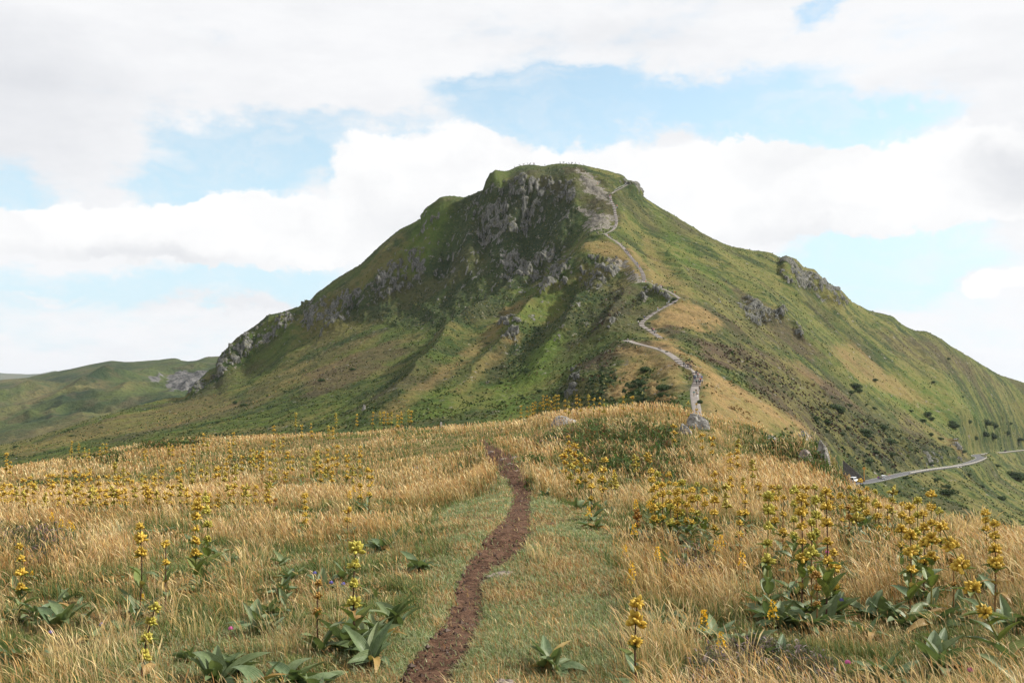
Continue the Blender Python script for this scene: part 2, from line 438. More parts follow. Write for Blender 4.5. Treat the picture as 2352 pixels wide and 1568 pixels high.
# spurs and gullies running down the faces: (polyline in the photo, height, half width m)
X, Y = FM.X, FM.Y
amp0 = sstep(180, 330, Y)
wx = X + 9 * fbm(X / 45, Y / 45, seed=31, octv=3); wy = Y + 9 * fbm(X / 45 + 40, Y / 45, seed=33, octv=3)
Z = FM.Z.copy()
SPURS = [
    ([(1290, 560), (1230, 630), (1150, 700), (1070, 780), (980, 870), (880, 955)], 11, 17),
    ([(1330, 600), (1290, 660), (1230, 740), (1170, 830), (1080, 900)], 9, 13),
    ([(1400, 640), (1350, 720), (1300, 790), (1230, 880)], 7, 10),
    ([(1475, 662), (1440, 715), (1390, 765), (1350, 790)], 6, 8),
    ([(1340, 650), (1310, 700), (1270, 760)], -6, 10),
    ([(1240, 600), (1180, 650), (1110, 710), (1000, 790)], -8, 14),
    ([(1440, 690), (1400, 740), (1370, 772)], -5, 7),
    ([(1115, 440), (1090, 520), (1075, 620), (1000, 690)], 8, 12),
    ([(1060, 470), (1045, 560), (1000, 640)], -7, 12),
    ([(1200, 420), (1190, 500), (1170, 560)], 5, 7),
    ([(1250, 420), (1245, 500), (1230, 570)], 5, 6),
    ([(1225, 420), (1215, 500), (1200, 560)], -5, 6),
    ([(1325, 420), (1330, 500), (1300, 560), (1270, 600)], 7, 9),
    ([(985, 490), (940, 590), (880, 660), (800, 720)], 6, 13),
    ([(900, 560), (860, 640), (790, 700)], 4, 10),
    ([(1500, 560), (1600, 660), (1700, 760), (1850, 880), (2000, 1010)], 6, 16),
    ([(1620, 560), (1720, 660), (1850, 790), (2000, 900), (2100, 970)], 5, 18),
    ([(1560, 600), (1660, 720), (1760, 810), (1900, 930)], -5, 16),
    ([(1830, 620), (1900, 720), (1990, 800), (2100, 900), (2190, 990)], -7, 20),
    ([(1790, 600), (1850, 700), (1960, 800)], 6, 14),
    ([(2100, 780), (2160, 870), (2200, 960), (2240, 1030)], 6, 20),
    ([(1620, 880), (1700, 930)], -2.5, 8),
    ([(2020, 830), (2080, 910), (2150, 990)], 4, 14),
]
for pts, h, wd in SPURS:
    ln = W(densify(pts, 4))
    bx = [p[0] for p in ln]; by = [p[1] for p in ln]
    m = (X > min(bx) - 60) & (X < max(bx) + 60) & (Y > min(by) - 60) & (Y < max(by) + 60)
    r = np.where(m.any(1))[0]; c = np.where(m.any(0))[0]
    sl = np.s_[r[0]:r[-1] + 1, c[0]:c[-1] + 1]
    d, _, q = line_d(wx[sl], wy[sl], ln)
    Lq = q.max() + 1e-6
    fade = np.sin(np.pi * np.clip(0.12 + q / Lq * 0.8, 0, 1))
    Z[sl] += 1.5 * h * fade * np.exp(-(d / wd) ** 1.15)
# small benches, gullies and hummocks
Z += amp0 * (1.6 * fbm(X / 40, Y / 40, seed=3, octv=4) + 1.1 * fbm(X / 13, Y / 13, Z / 30, seed=5, octv=4, gain=.6))
sil = amp0 * sstep(430, 560, Y)
FM.Z = Z

# ---- road cut: level the ground along the road
ROADV = [(1900, 1112, 352), (1950, 1111, 366), (1990, 1108, 384), (2050, 1093, 412), (2110, 1081, 450), (2170, 1074, 492), (2220, 1066, 538), (2248, 1056, 575), (2256, 1050.5, 610), (2236, 1045, 665), (2262, 1042.5, 715), (2300, 1039.5, 790), (2352, 1033, 895), (2450, 1028, 1000), (2560, 1026, 1080)]
ROAD = smooth_line([tuple(P(*p)) for p in ROADV], 2)
m = (X > 80) & (Y > 250) & (Y < 1150)
r = np.where(m.any(1))[0]; c = np.where(m.any(0))[0]; sl = np.s_[r[0]:r[-1] + 1, c[0]:c[-1] + 1]
dR, zR, qR = line_d(X[sl], Y[sl], ROAD)
k = 1 - sstep(4.2, 11, dR)
Z[sl] = Z[sl] * (1 - k) + (zR - 0.12) * k
RD = np.full(X.shape, 999.0); RD[sl] = dR

# ---- hiking path bench
PATHS = {
 'lower': [(1604, 960, 3.6), (1599, 932, 4.0), (1593, 905, 4.4), (1600, 880, 4.6), (1606, 862, 4.6), (1590, 850, 4.4), (1568, 838, 4.4), (1548, 820, 4.6), (1525, 805, 4.2), (1495, 797, 4.0), (1465, 790, 5.0), (1440, 782, 7.0)],
 'upper': [(1520, 778, 4.4), (1505, 768, 4.2), (1488, 755, 4.2), (1466, 746, 4.2), (1485, 730, 4.2), (1520, 708, 4.0), (1550, 694, 4.2), (1562, 686, 4.2)],
 'crag': [(1562, 686, 3), (1545, 674, 2.6), (1525, 664, 2.4), (1500, 656, 2.4), (1482, 652, 3)],
 'stairs': [(1478, 650, 3.2), (1480, 636, 3.6), (1472, 618, 3.6), (1455, 598, 3.6), (1440, 580, 3.8), (1430, 566, 3.8), (1412, 551, 3.0), (1385, 541, 3.8), (1372, 538, 3.4)],
 'top': [(1388, 538, 2.2), (1412, 528, 3.4), (1418, 510, 3.4), (1412, 490, 3.4), (1412, 474, 3.2), (1402, 460, 3.2), (1400, 446, 3.0), (1412, 440, 2.4), (1432, 430, 2.2), (1441, 424, 2.2)],
 'summit': [(1400, 446, 3), (1380, 430, 3), (1360, 412, 3), (1340, 396, 3)],
}
PW = {}
for nm, pl in PATHS.items():
    ln = []
    for x, y, w in densify(pl, 4):
        h = FM.hit(x, y, dmin=(415 if nm == 'upper' else 0), dmax=(412 if nm == 'lower' else 1e9))
        ln.append((h.x, h.y, h.z, w))
    # ease out jumps
    a = np.array(ln)
    for _ in range(6): a[1:-1, :3] = (a[:-2, :3] + 2 * a[1:-1, :3] + a[2:, :3]) / 4
    PW[nm] = a
PDIST = np.full(X.shape, 999.0)
for nm, a in PW.items():
    m = (X > a[:, 0].min() - 25) & (X < a[:, 0].max() + 25) & (Y > a[:, 1].min() - 25) & (Y < a[:, 1].max() + 25)
    r = np.where(m.any(1))[0]; c = np.where(m.any(0))[0]; s2 = np.s_[r[0]:r[-1] + 1, c[0]:c[-1] + 1]
    d, z0, q = line_d(X[s2], Y[s2], a[:, :3])
    hw = 1.8
    k = 1 - sstep(hw + .8, hw + 5.5, d)
    Z[s2] = Z[s2] * (1 - k) + z0 * k
    PDIST[s2] = np.minimum(PDIST[s2], d)
FM.Z = Z

# ---- surface zones (colour of vegetation and rock, some sunlight painted in on the right slope), polygons pinned on the ground
ex = fbm(X / 7, Y / 7, Z / 7, seed=71, octv=3)
def zone(polys, feather, jag, **kw):
    out = np.zeros(X.shape, np.float32)
    for pl in polys:
        wgt = 1.0
        if isinstance(pl[0], (int, float)): wgt, pl = pl
        q = [(p[0], p[1]) for p in W(densify(list(pl) + [pl[0]], 3)[:-1], **kw)]
        qx = [p[0] for p in q]; qy = [p[1] for p in q]
        m = (X > min(qx) - 20) & (X < max(qx) + 20) & (Y > min(qy) - 20) & (Y < max(qy) + 20)
        r = np.where(m.any(1))[0]; c = np.where(m.any(0))[0]
        s2 = np.s_[r[0]:r[-1] + 1, c[0]:c[-1] + 1]
        sd = poly_sd(X[s2], Y[s2], q) + jag * ex[s2]
        out[s2] = np.maximum(out[s2], wgt * sstep(-feather, feather, sd))
    return out
ROCK = [
    (.31, [(985, 510), (1060, 480), (1120, 440), (1330, 420), (1325, 560), (1300, 620), (1200, 680), (1100, 680), (1000, 700), (900, 650), (930, 570)]),
    (.27, [(1150, 800), (1250, 680), (1420, 620), (1440, 660), (1360, 760), (1200, 830)]),
    [(1120, 425), (1110, 520), (1095, 560), (1120, 565), (1150, 540), (1200, 560), (1215, 520), (1260, 470), (1320, 470), (1325, 420), (1250, 405), (1160, 412)],
    [(1230, 410), (1320, 415), (1325, 440), (1290, 470), (1240, 450)],
    [(1090, 470), (1115, 470), (1110, 560), (1090, 545)],
    [(1130, 590), (1240, 590), (1300, 560), (1280, 610), (1210, 660), (1150, 640)],
    [(1230, 640), (1290, 600), (1320, 600), (1290, 640), (1240, 680)],
    [(1340, 595), (1420, 600), (1425, 625), (1380, 670), (1330, 655), (1290, 660), (1300, 630)],
    [(1390, 770), (1400, 735), (1430, 700), (1420, 740), (1405, 765)],
    [(860, 650), (890, 600), (960, 560), (985, 590), (975, 640), (930, 680), (860, 700)],
    [(690, 700), (720, 690), (800, 670), (870, 640), (860, 700), (780, 740), (740, 770), (690, 750)],
    [(500, 860), (512, 825), (545, 785), (600, 745), (625, 732), (680, 712), (690, 730), (650, 760), (600, 800), (540, 840), (500, 872)],
    [(440, 900), (480, 870), (500, 860), (470, 890), (450, 905)],
    [(990, 500), (1010, 500), (1000, 530), (985, 520)],
    [(1790, 595), (1810, 595), (1850, 625), (1900, 655), (1950, 690), (1940, 705), (1890, 690), (1850, 665), (1800, 650), (1795, 630)],
    [(1690, 690), (1705, 680), (1760, 720), (1800, 710), (1795, 745), (1740, 750), (1710, 735)],
    [(1825, 745), (1835, 760), (1845, 782), (1838, 785), (1825, 765)],
    [(1475, 662), (1492, 655), (1490, 680), (1475, 690)],
    [(1500, 655), (1560, 690), (1540, 692), (1505, 675)],
    [(1430, 415), (1450, 420), (1470, 440), (1455, 445), (1432, 432)],
    [(2185, 1010), (2215, 1060), (2195, 1062), (2180, 1030)],
    [(2125, 1040), (2150, 1050), (2145, 1075), (2125, 1070)],
    [(1305, 850), (1330, 850), (1335, 905), (1310, 905)],
    [(1150, 740), (1190, 725), (1200, 760), (1165, 790)],
]
TAN = [
    [(1600, 905), (1612, 870), (1625, 850), (1650, 860), (1720, 905), (1800, 950), (1860, 985), (1700, 990), (1615, 950)],
    [(.9, [(1430, 825), (1450, 820), (1478, 850), (1475, 870), (1445, 880), (1420, 915), (1405, 915), (1425, 870)])],
    [(.9, [(1490, 870), (1510, 870), (1540, 920), (1510, 925)])],
    [(1510, 720), (1560, 690), (1600, 700), (1660, 740), (1600, 760), (1530, 740), (1500, 755)],
    [(1500, 765), (1520, 765), (1550, 790), (1580, 820), (1550, 812), (1515, 790)],
    [(.8, [(1580, 810), (1620, 830), (1650, 860), (1640, 870), (1600, 845)])],
    [(.7, [(1420, 790), (1500, 800), (1560, 850), (1580, 900), (1545, 905), (1500, 850), (1430, 815)])],
    [(.75, [(1340, 560), (1400, 550), (1460, 600), (1480, 640), (1440, 630), (1400, 590), (1340, 575)])],
    [(.7, [(1440, 560), (1480, 600), (1540, 660), (1500, 650), (1450, 590)])],
    [(.5, [(1480, 540), (1520, 600), (1600, 690), (1570, 690), (1490, 600)])],
    [(.65, [(1900, 800), (1960, 790), (2040, 860), (2150, 930), (2100, 925), (1980, 880)])],  # drier grass, with the slope's sunlit band painted into its colour
    [(.5, [(860, 950), (960, 880), (1090, 790), (1200, 680), (1210, 700), (1110, 800), (980, 900), (900, 965)])],
    [(.45, [(1040, 900), (1090, 840), (1180, 760), (1200, 770), (1120, 850), (1060, 905)])],
    [(.3, [(0, 1040), (100, 1010), (250, 960), (400, 930), (520, 900), (560, 930), (400, 980), (200, 1010), (50, 1050)])],
    [(.2, [(560, 900), (760, 800), (880, 760), (860, 800), (700, 880), (580, 940)])],
    [(.6, [(1640, 880), (1720, 915), (1790, 940), (1760, 950), (1660, 920)])],
    [(.5, [(2110, 960), (2180, 1010), (2230, 1050), (2200, 1050), (2140, 1000)])],
    [(.4, [(1800, 830), (1840, 830), (1900, 880), (1860, 875)])],
]
def flat(L):
    out = []
    for e in L: out.append(e[0] if isinstance(e[0][0], float) else e)
    return out
BROWN = [
    [(1520, 750), (1560, 710), (1600, 720), (1570, 760), (1540, 770)],
    [(1500, 800), (1560, 800), (1620, 870), (1600, 880), (1560, 850), (1510, 830)],
    [(1600, 780), (1700, 790), (1900, 870), (2000, 960), (1900, 940), (1750, 870), (1620, 830)],
    [(1450, 785), (1540, 795), (1600, 850), (1620, 880), (1640, 905), (1600, 860), (1500, 805)],
    [(.8, [(1700, 850), (1850, 900), (2000, 980), (2120, 1060), (2000, 1075), (1880, 1010), (1760, 930)])],
    [(.6, [(1560, 600), (1660, 660), (1760, 740), (1820, 800), (1740, 790), (1640, 720)])],
    [(.8, [(1660, 640), (1760, 700), (1900, 820), (1860, 830), (1740, 740)])],
    [(.8, [(1620, 860), (1700, 890), (1800, 950), (1760, 950), (1640, 900)])],
    [(.8, [(1340, 830), (1430, 800), (1400, 840), (1350, 880)])],
    [(.7, [(700, 860), (900, 780), (950, 800), (800, 890), (700, 920)])],
    [(.7, [(1350, 455), (1400, 450), (1420, 500), (1370, 490), (1345, 480)])],
    [(.7, [(1290, 385), (1340, 385), (1350, 400), (1300, 400)])],
    [(.7, [(2050, 950), (2110, 960), (2160, 1040), (2100, 1030)])],
    [(.6, [(2000, 760), (2120, 780), (2260, 850), (2300, 890), (2200, 860), (2060, 810)])],
    [(.6, [(1420, 650), (1470, 680), (1400, 760), (1360, 770)])],
]
SCREE = [
    [(1330, 395), (1360, 398), (1375, 425), (1400, 445), (1408, 470), (1385, 460), (1345, 445), (1335, 420)],
    [(1337, 480), (1370, 487), (1405, 490), (1412, 520), (1370, 532), (1340, 528), (1345, 505)],
    [(1400, 595), (1440, 600), (1475, 640), (1478, 655), (1450, 650), (1425, 620)],
    [(.7, [(1050, 870), (1075, 855), (1085, 865), (1060, 885)])],
]
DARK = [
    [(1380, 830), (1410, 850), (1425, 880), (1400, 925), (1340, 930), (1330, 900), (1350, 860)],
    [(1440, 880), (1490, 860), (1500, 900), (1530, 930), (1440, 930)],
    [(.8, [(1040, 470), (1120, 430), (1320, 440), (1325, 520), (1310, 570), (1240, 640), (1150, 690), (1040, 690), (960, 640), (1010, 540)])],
    [(.75, [(860, 640), (1000, 640), (1200, 640), (1150, 720), (1000, 760), (860, 740), (760, 740)])], [(.6, [(1080, 850), (1200, 740), (1260, 760), (1180, 880)])], [(.6, [(1300, 660), (1400, 640), (1440, 680), (1370, 770), (1290, 780)])],
    [(.6, [(1640, 790), (1760, 830), (1900, 900), (1980, 950), (1880, 940), (1740, 880)])], [(.85, [(1830, 900), (2000, 960), (2200, 1040), (2230, 1060), (2100, 1075), (1980, 1090), (1880, 990)])],
    [(.8, [(1440, 690), (1475, 675), (1420, 735), (1385, 775), (1370, 780)])],
    [(.6, [(2200, 960), (2352, 990), (2352, 1030), (2260, 1040)])],
]
LUSH_SUNLIT = [  # bright green grass; the right slope entries also paint in sunlight
    [(.9, [(960, 480), (1070, 460), (1060, 560), (960, 640), (900, 640)])],
    [(1090, 930), (1180, 850), (1280, 760), (1300, 780), (1250, 880), (1180, 950)],
    [(.7, [(1160, 730), (1250, 680), (1290, 700), (1200, 790)])],
    [(.8, [(1500, 480), (1580, 560), (1700, 700), (1760, 780), (1640, 700), (1540, 600)])],
    [(.8, [(1980, 880), (2100, 960), (2300, 1010), (2200, 900), (2080, 850)])],
    [(.6, [(900, 960), (1000, 900), (1100, 820), (1130, 850), (1040, 960)])],
]
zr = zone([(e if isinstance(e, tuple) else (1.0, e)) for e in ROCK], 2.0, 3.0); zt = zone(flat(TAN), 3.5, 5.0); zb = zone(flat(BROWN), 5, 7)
zs = zone(flat(SCREE), 4.0, 6.0); zd = zone(flat(DARK), 4, 6); zl = zone(flat(LUSH_SUNLIT), 9, 8)
# steep ground breaks into rock by itself
dzr = np.gradient(Z, axis=0) / np.gradient(Y, axis=0)
dzc = np.gradient(Z, axis=1) / np.gradient(X, axis=1)
steep = np.sqrt(np.minimum(dzr, 6) ** 2 + dzc ** 2)
auto = sstep(1.0, 1.8, steep) * sstep(420, 520, Y) * 0.5 * sstep(150, 100, X)
zr = np.maximum(zr, auto); zr *= (1 - sstep(3.5, 2.0, PDIST))
# streaks along the fall line, different on both flanks
ridge_x = np.interp(Y, [250, 400, 500, 600, 700, 780], [70, 45, 75, 60, 70, 40])
side = sstep(-25, 25, X - ridge_x)
def aniso(ang, la, lb, seed):
    c, s = math.cos(ang), math.sin(ang)
    u = X * c + Y * s; v = -X * s + Y * c
    return fbm(u / la, v / lb, seed=seed, octv=4)
stR = aniso(math.radians(-38), 26, 7, 101); stL = aniso(math.radians(38), 24, 8, 103)
streak = stL * (1 - side) + stR * side
big = fbm(X / 55, Y / 40, seed=111, octv=4); mid = fbm(X / 14, Y / 14, Z / 14, seed=113, octv=4)
# relief of the crags, pushed along the normal
nx = -dzc; ny = -dzr + (X / Y) * dzc; nl = np.sqrt(nx ** 2 + ny ** 2 + 1)
pat = fbm(X / 2.6, Y / 5, Z / 17, seed=121, octv=4, gain=.65) + .35 * fbm(X / 16, Y / 16, Z / 16, seed=123, octv=2)
col_n = fbm(X / 2.0, Y / 3.0, Z / 18, seed=125, octv=3, ridged=True)
flute = fbm(X / 10, Y / 45, Z / 60, seed=126, octv=3, gain=.5, ridged=True)
crag = sstep(-.02, .3, pat)
disp = zr * (2.0 * crag - .6 + .9 * col_n) + np.maximum(zr, .7 * zd) * sstep(430, 520, Y) * 4.2 * flute + zs * 0.9 * fbm(X / 2.2, Y / 2.2, seed=127, octv=4)
tuss = fbm(X / 2.2, Y / 2.2, Z / 2.2, seed=131, octv=3)
keep = sstep(2.5, 5, PDIST) * sstep(4.6, 8, RD)
disp = (disp + (1 - zr) * (1 - zs) * amp0 * 0.6 * tuss + (1 - zr) * zd * .8 * tuss) * keep
VX = X + disp * nx / nl; VY = Y + disp * ny / nl; VZ = Z + disp / nl
rockv = np.clip(sstep(.28 - .42 * zr, .50 - .30 * zr, pat) * sstep(0.05, .4, zr), 0, 1)

def mountain_material():
    m = bpy.data.materials.new('mountain_turf'); m.use_nodes = True
    t = NT(m.node_tree); t.n.clear()
    at = lambda n: t.new('ShaderNodeAttribute', attribute_name=n)
    z1, z2, z3 = at('zone_a'), at('zone_b'), at('zone_c')
    s1 = t.new('ShaderNodeSeparateColor', {0: z1.outputs['Color']}); s2 = t.new('ShaderNodeSeparateColor', {0: z2.outputs['Color']}); s3 = t.new('ShaderNodeSeparateColor', {0: z3.outputs['Color']})
    rock, tan, brown = s1.outputs[0], s1.outputs[1], s1.outputs[2]
    scree, dark, lush = s2.outputs[0], s2.outputs[1], s2.outputs[2]
    strk, bigv, midv = s3.outputs[0], s3.outputs[1], s3.outputs[2]
    co = t.new('ShaderNodeTexCoord').outputs['Object']
    f1 = t.noise(co, 0.42, 7, .72); f2 = t.noise(co, 1.1, 5, .75); f3 = t.noise(t.mapping(co, (1, 1, 1), (30, 4, 2)), .16, 5, .6)
    ff = t.math('ADD', t.math('MULTIPLY', f1, .55), t.math('MULTIPLY', f2, .45))
    g = t.mix(t.ramp(t.math('ADD', strk, t.math('MULTIPLY', t.math('SUBTRACT', ff, .5), 1.0)), .25, .75), (.018, .038, .007), (.060, .088, .012))
    g = t.mix(t.math('MULTIPLY', t.ramp(t.math('ADD', bigv, t.math('SUBTRACT', f3, .5)), .5, .85), .6), g, (.15, .12, .038))
    g = t.mix(t.math('MULTIPLY', t.ramp(t.math('ADD', t.math('SUBTRACT', 1.0, bigv), t.math('SUBTRACT', f1, .5)), .5, .9), .55), g, (.075, .052, .028))
    g = t.mix(t.math('MULTIPLY', lush, t.ramp(ff, .3, .6, .3, .8)), g, (.075, .125, .012))
    g = t.mix(t.math('MULTIPLY', t.math('MULTIPLY', brown, .95), t.ramp(t.math('ADD', ff, t.math('MULTIPLY', midv, .3)), .42, .68)), g, (.070, .046, .028))
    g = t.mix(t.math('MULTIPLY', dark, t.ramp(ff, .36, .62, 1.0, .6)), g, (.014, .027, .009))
    g = t.mix(t.math('MULTIPLY', tan, t.ramp(t.math('ADD', ff, t.math('MULTIPLY', midv, .3)), .45, .72, .25, 1.0)), g, (.26, .17, .068))
    sd_ = t.new('ShaderNodeAttribute', attribute_name='dry_side').outputs['Fac']
    g = t.mix(t.math('MULTIPLY', sd_, t.ramp(t.math('ADD', t.math('ADD', strk, t.math('MULTIPLY', t.math('SUBTRACT', f3, .5), 1.6)), t.math('MULTIPLY', bigv, .4)), .55, 1.05, .0, .6)), g, (.155, .140, .040))
    # dark tufts
    g = t.mix(t.ramp(f2, .50, .66, 0, .7), g, (.014, .024, .008))
    g = t.mix(t.ramp(t.noise(t.mapping(co, (1, 1, 1), (50, 9, 3)), .8, 5, .75), .52, .68, 0, .6), g, (.15, .12, .035))
    vs = t.mapping(co, (.7, .5, .09))
    rn = t.noise(vs, 1.0, 8, .7); rn2 = t.noise(t.mapping(co, (1.6, 1.6, .35), (7, 7, 7)), 1.0, 5, .65)
    rc = t.mix(t.ramp(rn, .32, .66), (.022, .026, .018), (.21, .205, .185))
    rc = t.mix(t.ramp(rn2, .36, .52, .75, 0), rc, (.035, .035, .025))
    rc = t.mix(t.ramp(t.noise(co, .35, 5, .6), .52, .62, 0, .55), rc, (.10, .095, .03))
    rk = t.ramp(t.math('ADD', rock, t.math('MULTIPLY', t.math('SUBTRACT', rn, .5), 1.5)), .48, .62)
    g = t.mix(rk, g, rc)
    vor = t.new('ShaderNodeTexVoronoi', {'Vector': co, 'Scale': .9}, feature='F1')
    scx = t.mix(t.ramp(t.noise(co, 2.0, 5, .7), .35, .65), (.07, .065, .035), (.31, .28, .25))
    scx = t.mix(t.ramp(vor.outputs[0], .3, .75, 0, .5), scx, (.09, .08, .06))
    sk = t.ramp(t.math('ADD', scree, t.math('MULTIPLY', t.math('SUBTRACT', t.noise(co, .22, 7, .72), .5), 4.5)), .50, .70)
    g = t.mix(sk, g, scx)
    bmp = t.new('ShaderNodeBump', {'Height': t.math('ADD', t.math('MULTIPLY', ff, 1.2), t.math('MULTIPLY', rn, rk)), 'Strength': .9, 'Distance': 1.1})
    bs = t.new('ShaderNodeBsdfPrincipled', {'Base Color': g, 'Roughness': .95, 'Normal': bmp.outputs[0], 'Specular IOR Level': .15})
    t.new('ShaderNodeOutputMaterial', {'Surface': bs.outputs[0]})
    return m
n01 = lambda a: np.clip(a * .5 + .5, 0, 1)
rs = lambda *a: np.stack([q.ravel() for q in a], 1)
mt = np_mesh('mountain', rs(VX, VY, VZ), grid_faces(*X.shape), mountain_material(), attrs={
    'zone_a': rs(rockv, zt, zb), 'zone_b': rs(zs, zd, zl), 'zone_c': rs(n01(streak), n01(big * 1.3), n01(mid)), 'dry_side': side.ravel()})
tag(mt, kind='structure')

# ---------------------------------------------------------------- hills beyond, left
HP = []
for x in (-900, -400):
    HP += [(x, 1080, 900), (x, 1000, 1500), (x, 880, 2600), (x, 950, 4000)]
HP += [(0, 1060, 900), (0, 1010, 1150), (0, 960, 1500), (0, 905, 2000), (0, 872, 2600), (0, 890, 3400), (0, 930, 5000)]
HP += [(130, 1050, 900), (130, 990, 1200), (130, 930, 1550), (130, 880, 2000), (130, 856, 2400), (130, 900, 3400)]
HP += [(260, 1040, 900), (260, 980, 1200), (260, 920, 1500), (260, 870, 1900), (262, 829, 2300), (260, 900, 3200)]
HP += [(320, 960, 1200), (320, 905, 1500), (330, 860, 1900), (325, 832, 2250), (375, 826, 2200), (410, 824, 2150), (432, 836, 2150), (470, 822, 2100), (510, 818, 2080)]
HP += [(400, 1000, 900), (400, 930, 1300), (400, 895, 1600), (400, 860, 1860), (400, 848, 1920), (450, 900, 1550), (450, 862, 1830), (450, 850, 1880)]
HP += [(520, 900, 1500), (520, 860, 1800), (520, 852, 1850), (410, 900, 3000), (510, 900, 3000), (700, 900, 1600), (700, 830, 2200), (700, 900, 3000), (1100, 900, 2400), (1100, 950, 1400), (1100, 960, 4000), (700, 1000, 900), (1100, 1000, 900)]
HA = np.linspace(-0.95, 0.1, 760); HD = np.exp(np.linspace(math.log(850), math.log(4200), 520))
T2 = Terrain(HP)
FH = Field(HA, HD, T2.grid(HA, HD) * HD[:, None])
X2, Y2, Z2 = FH.X, FH.Y, FH.Z
Z2 += 30 * fbm(X2 / 260, Y2 / 260, seed=201, octv=4) * sstep(900, 1400, Y2) * (1 - .7 * sstep(1900, 2100, Y2)) + 3.2 * fbm(X2 / 60, Y2 / 60, seed=205, octv=4) + 26 * fbm(X2 / 170, Y2 / 240, seed=206, octv=4, ridged=True) * sstep(950, 1300, Y2) * (1 - .88 * sstep(1750, 2050, Y2))
dz2 = np.gradient(Z2, axis=0) / np.gradient(Y2, axis=0)
def zone2(polys, feather, jag):
    out = np.zeros(X2.shape, np.float32); e2 = fbm(X2 / 30, Y2 / 30, Z2 / 30, seed=207)
    for pl in polys:
        q = [(p[0], p[1]) for p in W(densify(list(pl) + [pl[0]], 3)[:-1], FH)]
        out = np.maximum(out, sstep(-feather, feather, poly_sd(X2, Y2, q) + jag * e2))
    return out
r2 = zone2([[(388, 862), (410, 848), (440, 852), (490, 855), (480, 880), (440, 890), (395, 900), (385, 885)], [(340, 862), (370, 858), (365, 875), (345, 878)]], 12, 12)
r2 = np.maximum(r2, .6 * sstep(.85, 1.3, np.abs(dz2)) * sstep(1500, 1700, Y2))
t2 = zone2([[(100, 885), (200, 880), (330, 878), (260, 890), (150, 900), (60, 930), (0, 960), (60, 905)], [(0, 868), (80, 872), (100, 880), (0, 880)], [(0, 1010), (120, 970), (260, 940), (160, 985), (40, 1030)]], 25, 25)
Z2b = Z2 + r2 * 9 * fbm(X2 / 16, Y2 / 16, Z2 / 70, seed=209, octv=4, gain=.6)
def hills_material(name='hill_turf', g1=(.020, .038, .016), g2=(.074, .092, .028), sc=1.0):
    m = bpy.data.materials.new(name); m.use_nodes = True
    t = NT(m.node_tree); t.n.clear()
    z1 = t.new('ShaderNodeAttribute', attribute_name='zone_a')
    s1 = t.new('ShaderNodeSeparateColor', {0: z1.outputs['Color']})
    co = t.new('ShaderNodeTexCoord').outputs['Object']
    f1 = t.noise(co, .012 * sc, 8, .62); f2 = t.noise(co, .11 * sc, 6, .65); rn = t.noise(t.mapping(co, (.09, .09, .02)), 1.0, 7, .7)
    g = t.mix(t.ramp(t.math('ADD', t.math('MULTIPLY', f1, .6), t.math('MULTIPLY', f2, .4)), .4, .6), g1, g2)
    g = t.mix(t.ramp(t.noise(co, .03 * sc, 6, .6), .5, .66, 0, .5), g, (.10, .075, .042))
    g = t.mix(t.math('MULTIPLY', s1.outputs[1], t.ramp(f2, .35, .6, .2, .6)), g, (.20, .15, .065))
    g = t.mix(t.ramp(f2, .50, .64, 0, .6), g, (.014, .026, .012))
    rc = t.mix(t.ramp(rn, .35, .62), (.03, .032, .03), (.14, .135, .13))
    g = t.mix(t.ramp(t.math('ADD', s1.outputs[0], t.math('MULTIPLY', t.math('SUBTRACT', rn, .5), 1.2)), .42, .6), g, rc)
    bmp = t.new('ShaderNodeBump', {'Height': t.math('ADD', f2, rn), 'Strength': .8, 'Distance': 6.0})
    bs = t.new('ShaderNodeBsdfPrincipled', {'Base Color': g, 'Roughness': .95, 'Normal': bmp.outputs[0], 'Specular IOR Level': .1})
    t.new('ShaderNodeOutputMaterial', {'Surface': bs.outputs[0]})
    return m
ht = np_mesh('hills', rs(X2, Y2, Z2b), grid_faces(*X2.shape), hills_material(), attrs={'zone_a': rs(r2, t2, t2 * 0)})
tag(ht, kind='structure')
# far ranges
fa = np.linspace(-.9, .95, 420); fd = np.linspace(6500, 12500, 60)
sky_y = np.interp(fa, [ray(x, 860)[0] for x in (-900, -200, 0, 60, 95, 130, 200, 400, 1176, 2400, 3000)], [866, 862, 857, 861, 858, 853, 870, 880, 890, 905, 900])
sv_ = (900 - sky_y) / F
FX = fa[None, :] * fd[:, None]; FY = np.broadcast_to(fd[:, None], FX.shape)
prof = np.exp(-((FY - 9500) / 1300) ** 2)
FZ = -320 + (sv_[None, :] * 9500 + 320) * prof + 70 * fbm(FX / 900, FY / 900, seed=301, octv=5) * (1 - prof * .75) + 14 * fbm(FX / 250, FY / 250, seed=303, octv=4)
fh = np_mesh('far_hills', rs(FX, FY, FZ), grid_faces(*FX.shape), hills_material('far_turf', (.05, .07, .03), (.10, .10, .05), .3), attrs={'zone_a': rs(FX * 0, FX * 0, FX * 0)})
tag(fh, kind='structure')
# valley floor out to the horizon
gx, gy = np.meshgrid(np.linspace(-16000, 16000, 80), np.linspace(-3000, 26000, 80))
gz = -330 + 20 * fbm(gx / 2500, gy / 2500, seed=305)
vg = np_mesh('ground', rs(gx, gy, gz), grid_faces(80, 80), bpy.data.materials['far_turf'], attrs={'zone_a': rs(gx * 0, gx * 0, gx * 0)})
tag(vg, kind='structure')
